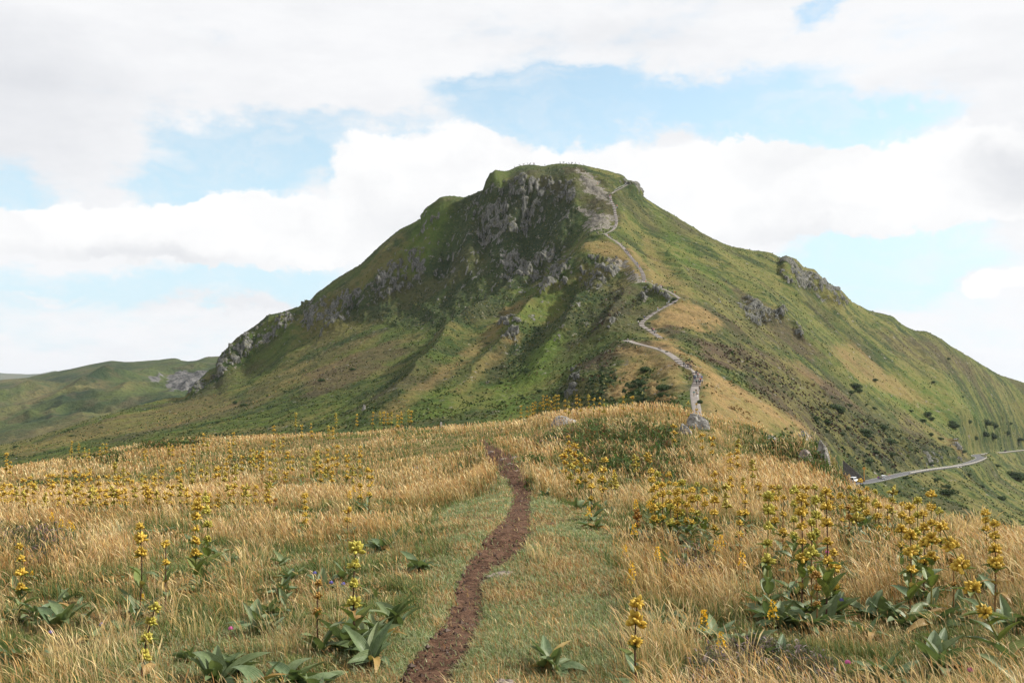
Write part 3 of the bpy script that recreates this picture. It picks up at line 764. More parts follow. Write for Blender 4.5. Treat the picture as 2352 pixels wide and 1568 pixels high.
# ---------------------------------------------------------------- the meadow in front
GP = [(-1500, 2600, 2.1), (1176, 2600, 2.1), (3800, 2600, 2.1), (-1500, 1568, 5.5), (3800, 1568, 4.4), (-1500, 1150, 18), (3800, 1300, 10)]
GP += [(0, 1568, 5.5), (600, 1568, 5.2), (1020, 1568, 5.2), (1500, 1568, 5.2), (2352, 1568, 4.6)]
GP += [(0, 1400, 7.6), (600, 1400, 7.3), (1130, 1400, 7.1), (1500, 1400, 7.2), (2100, 1430, 6.6), (2352, 1400, 6.4)]
GP += [(0, 1250, 11.5), (500, 1250, 11), (900, 1250, 10.3), (1160, 1250, 9.8), (1500, 1250, 10), (1900, 1300, 9), (2352, 1290, 8.6)]
GP += [(0, 1160, 18), (500, 1155, 17), (900, 1155, 15.5), (1200, 1150, 12.8), (1500, 1150, 12.4), (1900, 1200, 11.4), (2200, 1215, 12)]
GP += [(0, 1105, 28), (400, 1090, 26), (800, 1085, 22), (1060, 1085, 19), (1180, 1080, 16.5), (1400, 1085, 15.6), (1700, 1090, 16.5), (1900, 1110, 16.5)]
GP += [(0, 1074, 40), (300, 1022, 45), (500, 1003, 46), (700, 993, 42), (850, 983, 40), (1000, 977, 38), (1120, 973, 36), (1180, 975, 31), (1150, 1032, 22), (1250, 1020, 20), (1300, 1004, 21), (1250, 953, 31),
       (1340, 943, 31), (1450, 934, 29), (1540, 930, 29), (1450, 1015, 20), (1600, 1010, 21), (1600, 950, 30), (1660, 962, 31), (1750, 974, 28), (1850, 1002, 24), (1880, 1010, 23), (1905, 1035, 20.5), (1900, 1065, 18.5), (1800, 1040, 20.5), (1800, 1010, 25), (1740, 1030, 22),
       (1950, 1125, 16.6), (2000, 1148, 15.6), (2100, 1190, 14.4), (2200, 1226, 13.4), (2352, 1256, 12.6), (2700, 1290, 11.5)]
GP += [(0, 1150, 62), (300, 1110, 68), (700, 1080, 66), (1000, 1060, 62), (1120, 1040, 60), (1300, 1050, 52), (1600, 1045, 52), (1850, 1110, 42), (1950, 1230, 26), (2000, 1290, 24), (2200, 1380, 21), (2352, 1430, 20), (2700, 1500, 18), (3800, 1500, 20)]
GP += [(x, 1290, 110) for x in (-1500, 0, 600, 1176, 1700)] + [(2000, 1500, 60), (2352, 1700, 55), (3800, 1700, 60)]
GA = np.concatenate([np.linspace(-1.5, -0.62, 110, endpoint=False), np.linspace(-0.62, 0.62, 900), np.linspace(0.62, 1.5, 111)[1:]])
GD = np.exp(np.linspace(math.log(0.9), math.log(110), 760))
T3 = Terrain(GP)
T3._k = None
def _tps(a, b, c0=.08):
    d2 = (a[:, None, 0] - b[None, :, 0]) ** 2 + (a[:, None, 1] - b[None, :, 1]) ** 2
    return -np.sqrt(d2 + c0 ** 2)
Terrain._k = lambda self, a, b: _tps(a, b)
T3 = Terrain(GP)
FG = Field(GA, GD, T3.grid(GA, GD) * GD[:, None])
X, Y, Z = FG.X, FG.Y, FG.Z
NR = sstep(1.0, 2.5, Y)
Z += 0.06 * fbm(X / 1.3, Y / 1.3, seed=401, octv=3) * NR + 0.15 * fbm(X / 4.5, Y / 4.5, seed=403, octv=3) * sstep(4, 14, Y)
def gz(x, y): return FG.z(x, y)
def GW(pts): return W(pts, FG)
TRAIL = [(975, 1600, 140), (972, 1568, 130), (990, 1530, 122), (1012, 1495, 122), (1035, 1470, 112), (1053, 1445, 102), (1068, 1415, 88), (1076, 1376, 74), (1082, 1330, 64), (1098, 1303, 70), (1126, 1280, 96), (1152, 1252, 104), (1170, 1222, 104), (1184, 1200, 74), (1197, 1160, 46), (1199, 1120, 42), (1188, 1100, 44), (1174, 1080, 46), (1160, 1060, 46), (1146, 1045, 48), (1132, 1034, 36), (1118, 1020, 16), (1105, 1008, 10)]
TRAIL = smooth_line([(975 - 40, 1900, 250), (975 - 30, 1700, 190)] + TRAIL[1:], 2)
tl = []
for x, y, w in TRAIL:
    h = FG.hit(x, y); tl.append((h.x, h.y, h.z, w / F * h.y * 0.5))
tl = np.array(tl); tl[:, 3] = np.maximum(tl[:, 3], .05)
def crop(ln, pad):
    ln = np.asarray(ln)
    m = (X > ln[:, 0].min() - pad) & (X < ln[:, 0].max() + pad) & (Y > ln[:, 1].min() - pad) & (Y < ln[:, 1].max() + pad)
    r = np.where(m.any(1))[0]; c = np.where(m.any(0))[0]
    return np.s_[r[0]:r[-1] + 1, c[0]:c[-1] + 1]
def path_prof(x, y):
    """distance to the trail centre and local half width"""
    d, w, q = line_d(x, y, tl[:, [0, 1, 3]])
    return d, w
BR = [GW([(1140, 1196), (1100, 1190), (1062, 1188)]), GW([(1205, 1204), (1240, 1205), (1268, 1200)]), GW([(1392, 1330), (1402, 1380), (1425, 1470), (1440, 1530)]), GW([(790, 1078), (830, 1082)])]
ZW = None
def gzone(polys, feather, jag, seed=411):
    e = fbm(X / .5, Y / .5, seed=seed, octv=4)
    out = np.zeros(X.shape, np.float32)
    for pl in polys:
        wgt = 1.0
        if isinstance(pl[0], (int, float)): wgt, pl = pl
        q = [(p[0], p[1]) for p in GW(densify(list(pl) + [pl[0]], 2)[:-1])]
        s2 = crop(q, 3.0)
        sc = np.clip(Y[s2] / 12, .4, 3)
        out[s2] = np.maximum(out[s2], wgt * sstep(-feather, feather, (poly_sd(X[s2], Y[s2], q) + jag * e[s2] * sc) / sc))
    return out
turf = gzone([[(840, 1640), (880, 1530), (930, 1450), (955, 1380), (975, 1320), (1010, 1280), (1030, 1240), (1045, 1200), (1080, 1160), (1115, 1110), (1140, 1090), (1210, 1090), (1250, 1135), (1330, 1165), (1395, 1195), (1410, 1260), (1425, 1330), (1425, 1450), (1450, 1568), (1480, 1700)],
    [(1000, 1250), (1060, 1230), (1100, 1150), (1040, 1150), (990, 1200)]], .16, .25)
tuft = gzone([[(1230, 1290), (1290, 1290), (1300, 1350), (1250, 1370)], [(1180, 1430), (1330, 1420), (1390, 1500), (1380, 1568), (1230, 1568)], [(1130, 1360), (1180, 1380), (1160, 1500), (1110, 1480)], [(1210, 1220), (1290, 1230), (1270, 1260), (1215, 1250)]], .25, .3, 417)
shrub = gzone([[(1245, 1000), (1330, 960), (1420, 955), (1530, 965), (1570, 1010), (1600, 1060), (1540, 1090), (1400, 1075), (1330, 1040)],
    [(1740, 985), (1790, 985), (1890, 1010), (1905, 1050), (1860, 1075), (1790, 1040), (1745, 1010)],
    [(20, 1105), (100, 1095), (190, 1078), (205, 1092), (130, 1103), (50, 1112)],
    [(290, 1018), (380, 1005), (460, 996), (470, 1008), (380, 1020), (300, 1026)], [(60, 1042), (150, 1036), (280, 1036), (290, 1044), (120, 1052)],
    [(520, 1042), (590, 1038), (600, 1046), (530, 1050)], [(1222, 1058), (1250, 1050), (1265, 1080), (1240, 1100)],
    [(.8, [(1900, 1090), (1960, 1130), (1980, 1180), (1930, 1170)])][0] and [(1900, 1090), (1950, 1110), (1975, 1170), (1930, 1180)]], .35, .5, 419)
heath = gzone([[(0, 1215), (90, 1212), (190, 1240), (200, 1280), (120, 1300), (0, 1290)], [(1600, 1510), (1700, 1490), (1850, 1500), (1950, 1540), (1960, 1620), (1590, 1620)], [(1545, 1275), (1640, 1265), (1660, 1310), (1600, 1330), (1550, 1320)],
    [(1220, 990), (1330, 985), (1330, 1000), (1240, 1010)], [(300, 1016), (380, 1008), (440, 996), (460, 1004), (380, 1016)]], .3, .4, 421)
td, tw = path_prof(X, Y)
jag = .06 * fbm(X / .12, Y / .12, seed=431, octv=3) * np.clip(Y / 8, .6, 2)
onp = sstep(.03, -.05, td - tw + jag)
for b in BR:
    d, _, _ = line_d(X, Y, b)
    wd = .05 if b is BR[3] else .055 + .03 * fbm(X / .3, Y / .3, seed=433, octv=2)
    onp = np.maximum(onp, (.62 if b is BR[2] else .9) * sstep(.09, -.05, d - wd + 1.6 * jag + .05 * fbm(X / .4, Y / .4, seed=435)))
Z -= 0.24 * (1 - turf) * sstep(5, 25, Y) * sstep(0, .9, td)      # room for the tall grass
Z -= 0.045 * sstep(.10, -.08, td - tw)
FG.Z = Z
gdirt = np.clip(onp, 0, 1)

def ground_material():
    m = bpy.data.materials.new('meadow_ground'); m.use_nodes = True
    t = NT(m.node_tree); t.n.clear()
    z1 = t.new('ShaderNodeAttribute', attribute_name='zone_a')
    s1 = t.new('ShaderNodeSeparateColor', {0: z1.outputs['Color']})
    co = t.new('ShaderNodeTexCoord').outputs['Object']
    f1 = t.noise(co, 1.6, 7, .65); f2 = t.noise(co, 22, 5, .7); f3 = t.noise(t.mapping(co, (60, 14, 30)), 1.0, 4, .7)
    g = t.mix(t.ramp(f1, .35, .65), (.13, .10, .040), (.22, .155, .062))
    g = t.mix(t.ramp(f2, .4, .65, 0, .7), g, (.085, .075, .028))
    tf = t.mix(t.ramp(f1, .38, .6), (.15, .165, .065), (.26, .21, .095))
    tf = t.mix(t.ramp(f3, .45, .7, 0, .6), tf, (.085, .105, .035))
    g = t.mix(s1.outputs[0], g, tf)
    g = t.mix(t.math('MULTIPLY', s1.outputs[1], .8), g, (.03, .035, .012))
    d1 = t.mix(t.ramp(f2, .35, .65), (.048, .025, .017), (.128, .076, .05))
    d1 = t.mix(t.ramp(f3, .58, .72, 0, .35), d1, (.20, .13, .08))
    g = t.mix(s1.outputs[2], g, d1)
    bmp = t.new('ShaderNodeBump', {'Height': t.math('ADD', f2, f3), 'Strength': .8, 'Distance': .03})
    bs = t.new('ShaderNodeBsdfPrincipled', {'Base Color': g, 'Roughness': .95, 'Normal': bmp.outputs[0], 'Specular IOR Level': .1})
    t.new('ShaderNodeOutputMaterial', {'Surface': bs.outputs[0]})
    return m
GM = ground_material()
mg = np_mesh('meadow', rs(X, Y, Z), grid_faces(*X.shape), GM, attrs={'zone_a': rs(turf, np.maximum(shrub, heath), gdirt)})
tag(mg, kind='structure')

# the trodden earth path: a strip of its own with a rough crumbly surface and ragged edges
def trail_mesh():
    ln = tl[2:-1]
    # resample
    seg = np.r_[0, np.cumsum(np.hypot(*(np.diff(ln[:, :2], axis=0).T)))]
    n = 900; q = seg[-1] * np.linspace(0, 1, n) ** 1.25
    C = np.stack([np.interp(q, seg, ln[:, k]) for k in range(4)], 1)
    T = np.gradient(C[:, :2], axis=0); T /= np.linalg.norm(T, axis=1)[:, None]
    N = np.stack([-T[:, 1], T[:, 0]], 1)
    m = 60; u = np.linspace(-1.25, 1.25, m)
    px = C[:, None, 0] + N[:, None, 0] * u * C[:, None, 3]; py = C[:, None, 1] + N[:, None, 1] * u * C[:, None, 3]
    e = fbm(px / .10, py / .10, seed=441, octv=4); e2 = fbm(px / .035, py / .035, seed=443, octv=3)
    z = gz(px, py) + .014 * (1.05 - np.abs(u[None, :]) ** 3 * 1.0) + .016 * e * np.clip(C[:, None, 3] * 6, .5, 1.4) + .006 * e2
    z -= .05 * sstep(.95, 1.25, np.abs(u))[None, :]
    return px, py, z
def earth_material():
    m = bpy.data.materials.new('trodden_earth'); m.use_nodes = True
    t = NT(m.node_tree); t.n.clear()
    co = t.new('ShaderNodeTexCoord').outputs['Object']
    f1 = t.noise(co, 9, 6, .7); f2 = t.noise(co, 55, 4, .7); f3 = t.noise(co, 1.3, 3, .5)
    g = t.mix(t.ramp(f1, .35, .66), (.058, .029, .017), (.150, .084, .053))
    g = t.mix(t.ramp(f2, .5, .68, 0, .5), g, (.14, .088, .06))
    g = t.mix(t.ramp(f2, .5, .36, 0, .6), g, (.018, .010, .007))
    g = t.mix(t.ramp(f3, .45, .7, 0, .35), g, (.12, .072, .048))
    bmp = t.new('ShaderNodeBump', {'Height': t.math('ADD', f2, t.math('MULTIPLY', f1, 2.0)), 'Strength': 1.0, 'Distance': .02})
    bs = t.new('ShaderNodeBsdfPrincipled', {'Base Color': g, 'Roughness': .95, 'Normal': bmp.outputs[0], 'Specular IOR Level': .1})
    t.new('ShaderNodeOutputMaterial', {'Surface': bs.outputs[0]})
    return m
a, b, c = trail_mesh()
tr = np_mesh('dirt_path', rs(a, b, c), grid_faces(*a.shape), earth_material())
tag(tr, kind='structure')

# ---------------------------------------------------------------- grass: every blade is a bent ribbon
class Sampler:
    def __init__(self, *arrs): self.a = arrs
    def __call__(self, x, y):
        r = np.interp(y, GD, np.arange(len(GD))); c = np.interp(x / y, GA, np.arange(len(GA)))
        return [bil(q, r, c) for q in self.a]
GS = Sampler(FG.Z, turf, shrub, heath, gdirt, tuft)
def scatter(n, d0, d1, dens_pow=-1.6, amax=.60):
    """n points, density falling with distance as d**dens_pow"""
    u = rng.random(n); k = 2 + dens_pow
    d = (d0 ** k + u * (d1 ** k - d0 ** k)) ** (1 / k) if abs(k) > 1e-6 else d0 * (d1 / d0) ** u
    a = rng.uniform(-amax, amax, n)
    return a * d, d
def blades(x, y, z, h, w, bdir, bend, c0, c1, seg=3, head=0.0, hw=0.0, yaw=None, droop=0.0):
    n = len(x)
    t = np.linspace(0, 1, seg + 1)
    if yaw is None: yaw = rng.uniform(0, 2 * math.pi, n)
    # mostly turned to show some width from anywhere
    sx = np.cos(yaw)[:, None]; sy = np.sin(yaw)[:, None]
    bx = np.cos(bdir)[:, None]; by = np.sin(bdir)[:, None]
    tt = t[None, :]
    off = (bend * h)[:, None] * (tt ** 2 + droop * sstep(.7, 1.0, tt) * .5)
    px = x[:, None] + bx * off; py = y[:, None] + by * off
    pz = z[:, None] + h[:, None] * (tt - .35 * (bend ** 2)[:, None] * tt ** 2 - droop * .22 * sstep(.72, 1, tt) ** 2)
    prof = (1 - tt ** 2) * .9 + .1
    wd = w[:, None] * prof * .5
    if hw > 0:
        hs = 1 - head
        f = np.clip((tt - hs) / head, 0, 1)
        wd = wd * .75 + (w * hw)[:, None] * .5 * np.sin(np.pi * np.clip(f * .9 + .05, 0, 1)) * (f > 0)
    V = np.empty((n, seg + 1, 2, 3), np.float32)
    for s_, k in ((-1, 0), (1, 1)):
        V[:, :, k, 0] = px + s_ * sx * wd; V[:, :, k, 1] = py + s_ * sy * wd; V[:, :, k, 2] = pz
    C = np.empty((n, seg + 1, 2, 3), np.float32)
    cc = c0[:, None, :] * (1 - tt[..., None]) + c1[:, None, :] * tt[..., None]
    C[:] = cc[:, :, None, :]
    i = (np.arange(n) * (seg + 1) * 2)[:, None]; k = (np.arange(seg) * 2)[None, :]
    b = i + k
    Fq = np.stack([b, b + 1, b + 3, b + 2], -1).reshape(-1, 4)
    return V.reshape(-1, 3), Fq, C.reshape(-1, 3)
def join(parts):
    V = []; Fc = []; C = []; o = 0
    for v, f, c in parts:
        V.append(v); Fc.append(f + o); C.append(c); o += len(v)
    return np.concatenate(V), np.concatenate(Fc), np.concatenate(C)
def grass_material(name, trans=.35, rough=.8):
    m = bpy.data.materials.new(name); m.use_nodes = True
    t = NT(m.node_tree); t.n.clear()
    c = t.new('ShaderNodeAttribute', attribute_name='tint').outputs['Color']
    d = t.new('ShaderNodeBsdfPrincipled', {'Base Color': c, 'Roughness': rough, 'Specular IOR Level': .25})
    tr_ = t.new('ShaderNodeBsdfTranslucent', {'Color': c})
    mx = t.new('ShaderNodeMixShader', {0: trans, 1: d.outputs[0], 2: tr_.outputs[0]})
    t.new('ShaderNodeOutputMaterial', {'Surface': mx.outputs[0]})
    return m
GRM = grass_material('grass_blade')
PAL = np.array([(.50, .36, .165), (.44, .28, .11), (.38, .21, .075), (.56, .42, .23), (.31, .15, .055), (.42, .27, .15)])
GRN = np.array([(.10, .15, .035), (.16, .20, .06), (.065, .105, .022), (.22, .24, .08), (.17, .22, .10)])
PAL = PAL * np.array([1.14, 1.22, 1.22])
def pick(pal, n, jit=.18):
    return pal[rng.integers(0, len(pal), n)] * (1 + jit * rng.standard_normal((n, 1)))
wind = math.pi          # blades lean to the left of the picture
def patch(x, y, sc, seed): return fbm(x / sc, y / sc, seed=seed, octv=3)
# ---------------------------------------------------------------- heather and low shrubs (ground cover nobody could count)
def tufty(n, d0, d1, pw, mask_i, cols, tips, hlo, hhi, tipfrac, amax=.6, wk=2.2):
    x, y = scatter(n, d0, d1, pw, amax)
    s_ = GS(x, y); mk = s_[mask_i]
    keep = rng.random(n) < mk * (.75 + .5 * patch(x, y, .3, 601))
    x, y = x[keep], y[keep]; z = s_[0][keep]; n = len(x)
    h = rng.uniform(hlo, hhi, n) * (1 + .4 * patch(x, y, .45, 603)) * np.clip(mk[keep] * 1.2, .3, 1)
    c0 = pick(np.array(cols), n, .2); isT = rng.random(n) < tipfrac * (1 + .8 * patch(x, y, .6, 605))
    c1 = np.where(isT[:, None], pick(np.array(tips), n, .15), c0 * 1.6)
    # twigs carry small leaves: a twig plus a leaf cross at its end
    W_ = np.clip(y / F * wk, .004, 1)
    a = blades(x, y, z, h, W_ * rng.uniform(.7, 1.5, n), rng.uniform(0, 6.28, n), rng.uniform(.1, .9, n), c0, c1, 3)
    l = blades(x, y, z + h * rng.uniform(.4, .9, n), h * .35, W_ * 2.0, rng.uniform(0, 6.28, n), rng.uniform(.8, 2.0, n), c1 * .8, c1, 2)
    return join([a, l])
HC = [(.05, .06, .022), (.07, .055, .03), (.035, .045, .018)]
v, f, c = join([tufty(110000, 3.6, 9, -1.0, 3, HC, [(.27, .20, .22), (.20, .14, .15), (.34, .27, .27), (.12, .11, .05)], .03, .12, .4), tufty(90000, 9, 60, -1.4, 3, HC, [(.28, .18, .22), (.22, .13, .12)], .08, .24, .3)])
tag(np_mesh('heather', v, f, GRM, attrs={'tint': np.clip(c, 0, 1)}), 'low heather with faded mauve flowers in patches among the grass', 'heather', kind='stuff')
BC = [(.035, .060, .016), (.05, .085, .02), (.03, .045, .014), (.09, .05, .02)]
v, f, c = tufty(260000, 9, 60, -1.4, 2, BC, [(.10, .14, .035), (.16, .12, .04), (.07, .12, .03)], .10, .30, .5, wk=2.6)
tag(np_mesh('low_shrubs', v, f, GRM, attrs={'tint': np.clip(c, 0, 1)}), 'dark green bilberry and juniper scrub hugging the knoll', 'scrub', kind='stuff')

# ---------------------------------------------------------------- yellow gentians
def leaf_mat(name, c1, c2, vein, vary=.25):
    m = bpy.data.materials.new(name); m.use_nodes = True
    t = NT(m.node_tree); t.n.clear()
    uv = t.new('ShaderNodeUVMap').outputs[0]
    sx = t.new('ShaderNodeSeparateXYZ', {0: uv})
    oi = t.new('ShaderNodeObjectInfo')
    v = t.math('ABSOLUTE', t.math('SUBTRACT', sx.outputs[0], .5))
    st = t.math('SINE', t.math('MULTIPLY', t.math('ADD', v, t.math('MULTIPLY', sx.outputs[1], .06)), 62.0))
    st = t.ramp(st, .3, 1.0)
    co = t.new('ShaderNodeTexCoord').outputs['Object']
    g = t.mix(t.ramp(t.noise(co, 14, 4, .6), .35, .65), c1, c2)
    g = t.mix(t.math('MULTIPLY', oi.outputs['Random'], vary), g, (.30, .27, .07))
    g = t.mix(t.math('MULTIPLY', st, .4), g, vein)
    g = t.mix(t.ramp(v, .02, .0, 0, .7), g, vein)
    g = t.mix(t.ramp(t.noise(co, 30, 4, .7), .62, .72, 0, .5), g, (.22, .12, .05))
    bmp = t.new('ShaderNodeBump', {'Height': st, 'Strength': .5, 'Distance': .004})
    d = t.new('ShaderNodeBsdfPrincipled', {'Base Color': g, 'Roughness': .5, 'Specular IOR Level': .35, 'Normal': bmp.outputs[0]})
    tr_ = t.new('ShaderNodeBsdfTranslucent', {'Color': t.mix(.5, g, (.12, .18, .02))})
    mx = t.new('ShaderNodeMixShader', {0: .22, 1: d.outputs[0], 2: tr_.outputs[0]})
    t.new('ShaderNodeOutputMaterial', {'Surface': mx.outputs[0]})
    return m
LEAF = leaf_mat('gentian_leaf', (.065, .115, .045), (.115, .168, .078), (.17, .22, .12))
LEAFG = leaf_mat('fresh_leaf', (.09, .14, .03), (.15, .19, .045), (.22, .26, .09))
LEAFY = leaf_mat('withered_leaf', (.30, .19, .05), (.38, .22, .08), (.22, .10, .03), .5)
def tint_mat(name, rough=.6, trans=.15):
    return grass_material(name, trans, rough)
FLM = tint_mat('petal', .55, .25)
def flat_mat(name, c, rough=.8, spec=.3, noise=None, vary=0.0):
    m = bpy.data.materials.new(name); m.use_nodes = True
    t = NT(m.node_tree); t.n.clear()
    col_ = c + (1.0,)
    if noise:
        co = t.new('ShaderNodeTexCoord').outputs['Object']
        col_ = t.mix(t.ramp(t.noise(co, noise[0], 5, .6), .35, .65), tuple(q * noise[1] for q in c), c)
    b = t.new('ShaderNodeBsdfPrincipled', {'Base Color': col_, 'Roughness': rough, 'Specular IOR Level': spec})
    t.new('ShaderNodeOutputMaterial', {'Surface': b.outputs[0]})
    return m
STEM_D = flat_mat('dark_stem', (.085, .035, .022), .6, .3, (40, .5))
STEM_G = flat_mat('green_stem', (.22, .20, .05), .6, .3, (30, .6))
STEM_B = flat_mat('brown_stem', (.20, .11, .035), .6, .3, (30, .5))

def leaf_mesh(name, L, Wd, arch, cup, mat, nu=5, nv=9, twist=0.0, wav=0.0, seed=0):
    r = np.random.default_rng(seed)
    u = np.linspace(-1, 1, nu); v = np.linspace(0, 1, nv)
    U, V = np.meshgrid(u, v)
    prof = np.sin(np.pi * np.clip(V, 0, 1) ** .85) ** .75 * (1 - .25 * V) + .07 * (1 - V)
    prof[-1] = 0.002
    w = Wd * .5 * prof
    ang = arch * V                     # curls outward along its length
    xx = np.cumsum(np.r_[np.zeros((1, nu)), np.cos(ang[1:]) * (L / (nv - 1))], 0)
    zz = np.cumsum(np.r_[np.zeros((1, nu)), -np.sin(ang[1:]) * (L / (nv - 1))], 0)
    yy = U * w
    zz = zz + cup * (np.abs(U) ** 1.5) * w + wav * w * np.sin(V * 9 + U * 2 + r.uniform(0, 6))
    tw = twist * V
    y2 = yy * np.cos(tw) ; z2 = zz + yy * np.sin(tw)
    uvs = np.stack([(U * .5 + .5).ravel(), V.ravel()], 1)
    o = np_mesh(name, rs(xx, y2, z2), grid_faces(nv, nu), mat, uv=uvs)
    me = o.data; bpy.data.objects.remove(o); me.name = name
    return me
BIG_LEAF = [leaf_mesh('leaf', 1, w, a, c, LEAF, 7, 12, tw, .10, i) for i, (w, a, c, tw) in enumerate([(.36, .7, .5, .15), (.40, 1.1, .45, -.2), (.34, .35, .6, .1), (.42, 1.5, .35, .25), (.38, .9, .55, -.35)])]
FRESH_LEAF = [leaf_mesh('leaf', 1, w, a, c, LEAFG, 7, 11, tw, .06, 20 + i) for i, (w, a, c, tw) in enumerate([(.42, .3, .7, 0), (.46, .6, .6, .1)])]
DRY_LEAF = [leaf_mesh('leaf', 1, w, a, c, LEAFY, 5, 9, tw, .25, 40 + i) for i, (w, a, c, tw) in enumerate([(.26, 1.9, .9, .5), (.22, 1.3, 1.0, -.6)])]
LOW_LEAF = [leaf_mesh('leaf', 1, w, a, c, LEAF, 3, 6, 0, 0, 60 + i) for i, (w, a, c) in enumerate([(.38, .8, .5), (.40, 1.2, .4), (.36, .4, .6)])]
LOW_FRESH = [leaf_mesh('leaf', 1, .42, .4, .7, LEAFG, 3, 6)]

def whorl_mesh(seed, nfl, R, low=False, cb=(.34, .17, .035), ct=(.68, .48, .07)):
    """a tier of slender yellow flowers radiating from the stem"""
    r = np.random.default_rng(seed)
    k = 4 if low else 5
    prof = np.array([(0, .22), (.35, .75), (.7, 1.0), (1.0, .12)]) if not low else np.array([(0, .35), (.6, 1.0), (1.0, .15)])
    V = []; Fc = []; C = []; o = 0
    for i in range(nfl):
        ph = 2 * math.pi * i / nfl * 2.4 + r.uniform(-.3, .3)
        elv = r.uniform(-.25, 1.45)
        d = np.array([math.cos(ph) * math.cos(elv), math.sin(ph) * math.cos(elv), math.sin(elv)])
        L = R * r.uniform(.55, .95); wd = R * r.uniform(.17, .25); zo = np.array([0, 0, R * r.uniform(-.22, .28)])
        a = np.cross(d, [0, 0, 1.0]); a /= np.linalg.norm(a) + 1e-6; b = np.cross(d, a)
        br = r.uniform(.75, 1.2)
        for t, w in prof:
            for j in range(k):
                q = 2 * math.pi * j / k
                V.append(zo + d * (R * .12 + L * t) + (a * math.cos(q) + b * math.sin(q)) * w * wd)
                C.append((np.array(cb) * (1 - t ** .7) + np.array(ct) * t ** .7) * br)
        m_ = len(prof)
        for q in range(m_ - 1):
            for j in range(k):
                Fc.append((o + q * k + j, o + q * k + (j + 1) % k, o + (q + 1) * k + (j + 1) % k, o + (q + 1) * k + j))
        o += m_ * k
    ob = np_mesh('flower_whorl', np.array(V), np.array(Fc), FLM, attrs={'tint': np.clip(np.array(C), 0, 1)})
    me = ob.data; bpy.data.objects.remove(ob)
    return me
WHORL = {'yellow': [whorl_mesh(i, 34, .046) for i in range(4)],
         'olive': [whorl_mesh(10 + i, 34, .046, cb=(.26, .17, .03), ct=(.56, .50, .09)) for i in range(3)],
         'brown': [whorl_mesh(20 + i, 26, .044, cb=(.22, .09, .02), ct=(.46, .27, .06)) for i in range(2)]}
LWH = {'yellow': [whorl_mesh(30 + i, 13, .048, True, ct=(.65, .46, .07)) for i in range(2)],
       'olive': [whorl_mesh(34 + i, 13, .048, True, cb=(.26, .17, .03), ct=(.54, .46, .085)) for i in range(2)],
       'brown': [whorl_mesh(38, 12, .046, True, cb=(.25, .09, .02), ct=(.50, .26, .05))]}
def tube_mesh(name, pts, radii, sides, mat):
    pts = [Vector(p) for p in pts]; V = []; Fc = []
    for i, p in enumerate(pts):
        d = (pts[min(i + 1, len(pts) - 1)] - pts[max(i - 1, 0)]).normalized()
        a = d.cross(Vector((.3, 1, .1))).normalized(); b = d.cross(a)
        for j in range(sides):
            q = 2 * math.pi * j / sides
            V.append(p + (a * math.cos(q) + b * math.sin(q)) * radii[i])
    for i in range(len(pts) - 1):
        for j in range(sides):
            Fc.append((i * sides + j, i * sides + (j + 1) % sides, (i + 1) * sides + (j + 1) % sides, (i + 1) * sides + j))
    V = [tuple(v) for v in V]
    me = bpy.data.meshes.new(name); me.from_pydata(V, [], Fc); me.materials.append(mat)
    me.polygons.foreach_set('use_smooth', [True] * len(Fc))
    return me
def part(name, me, parent, M):
    o = bpy.data.objects.new(name, me); COL.objects.link(o); o.parent = parent
    o.matrix_local = M
    return o
def place_leaf(parent, me, p, yaw, pitch, L, roll=0.0, name='leaf', wide=1.0):
    M = Matrix.Translation(p) @ Euler((roll, -pitch, yaw), 'XYZ').to_matrix().to_4x4() @ Matrix.Diagonal((L, L * wide, L, 1))
    # order: roll about its own axis, then pitch up, then yaw
    M = Matrix.Translation(p) @ Matrix.Rotation(yaw, 4, 'Z') @ Matrix.Rotation(-pitch, 4, 'Y') @ Matrix.Rotation(roll, 4, 'X') @ Matrix.Diagonal((L, L * wide, L, 1))
    return part(name, me, parent, M)
def ground_at(x, yb):
    h = FG.hit(x, yb)
    return h
def solve_base(x, yt, h):
    """nearest meadow point whose plant of height h reaches the line of sight (x, yt)"""
    a, s = ray(x, yt)
    D = GD[(GD > 4) & (GD < 60)]
    zz = gz(a * D, D); f = (zz + h) / D - s
    i = np.where((f[:-1] < 0) & (f[1:] >= 0))[0]
    if len(i): i = i[0]
    else: i = int(np.argmax(f))
    return Vector((a * D[i], D[i], zz[i]))
PLANTS = []
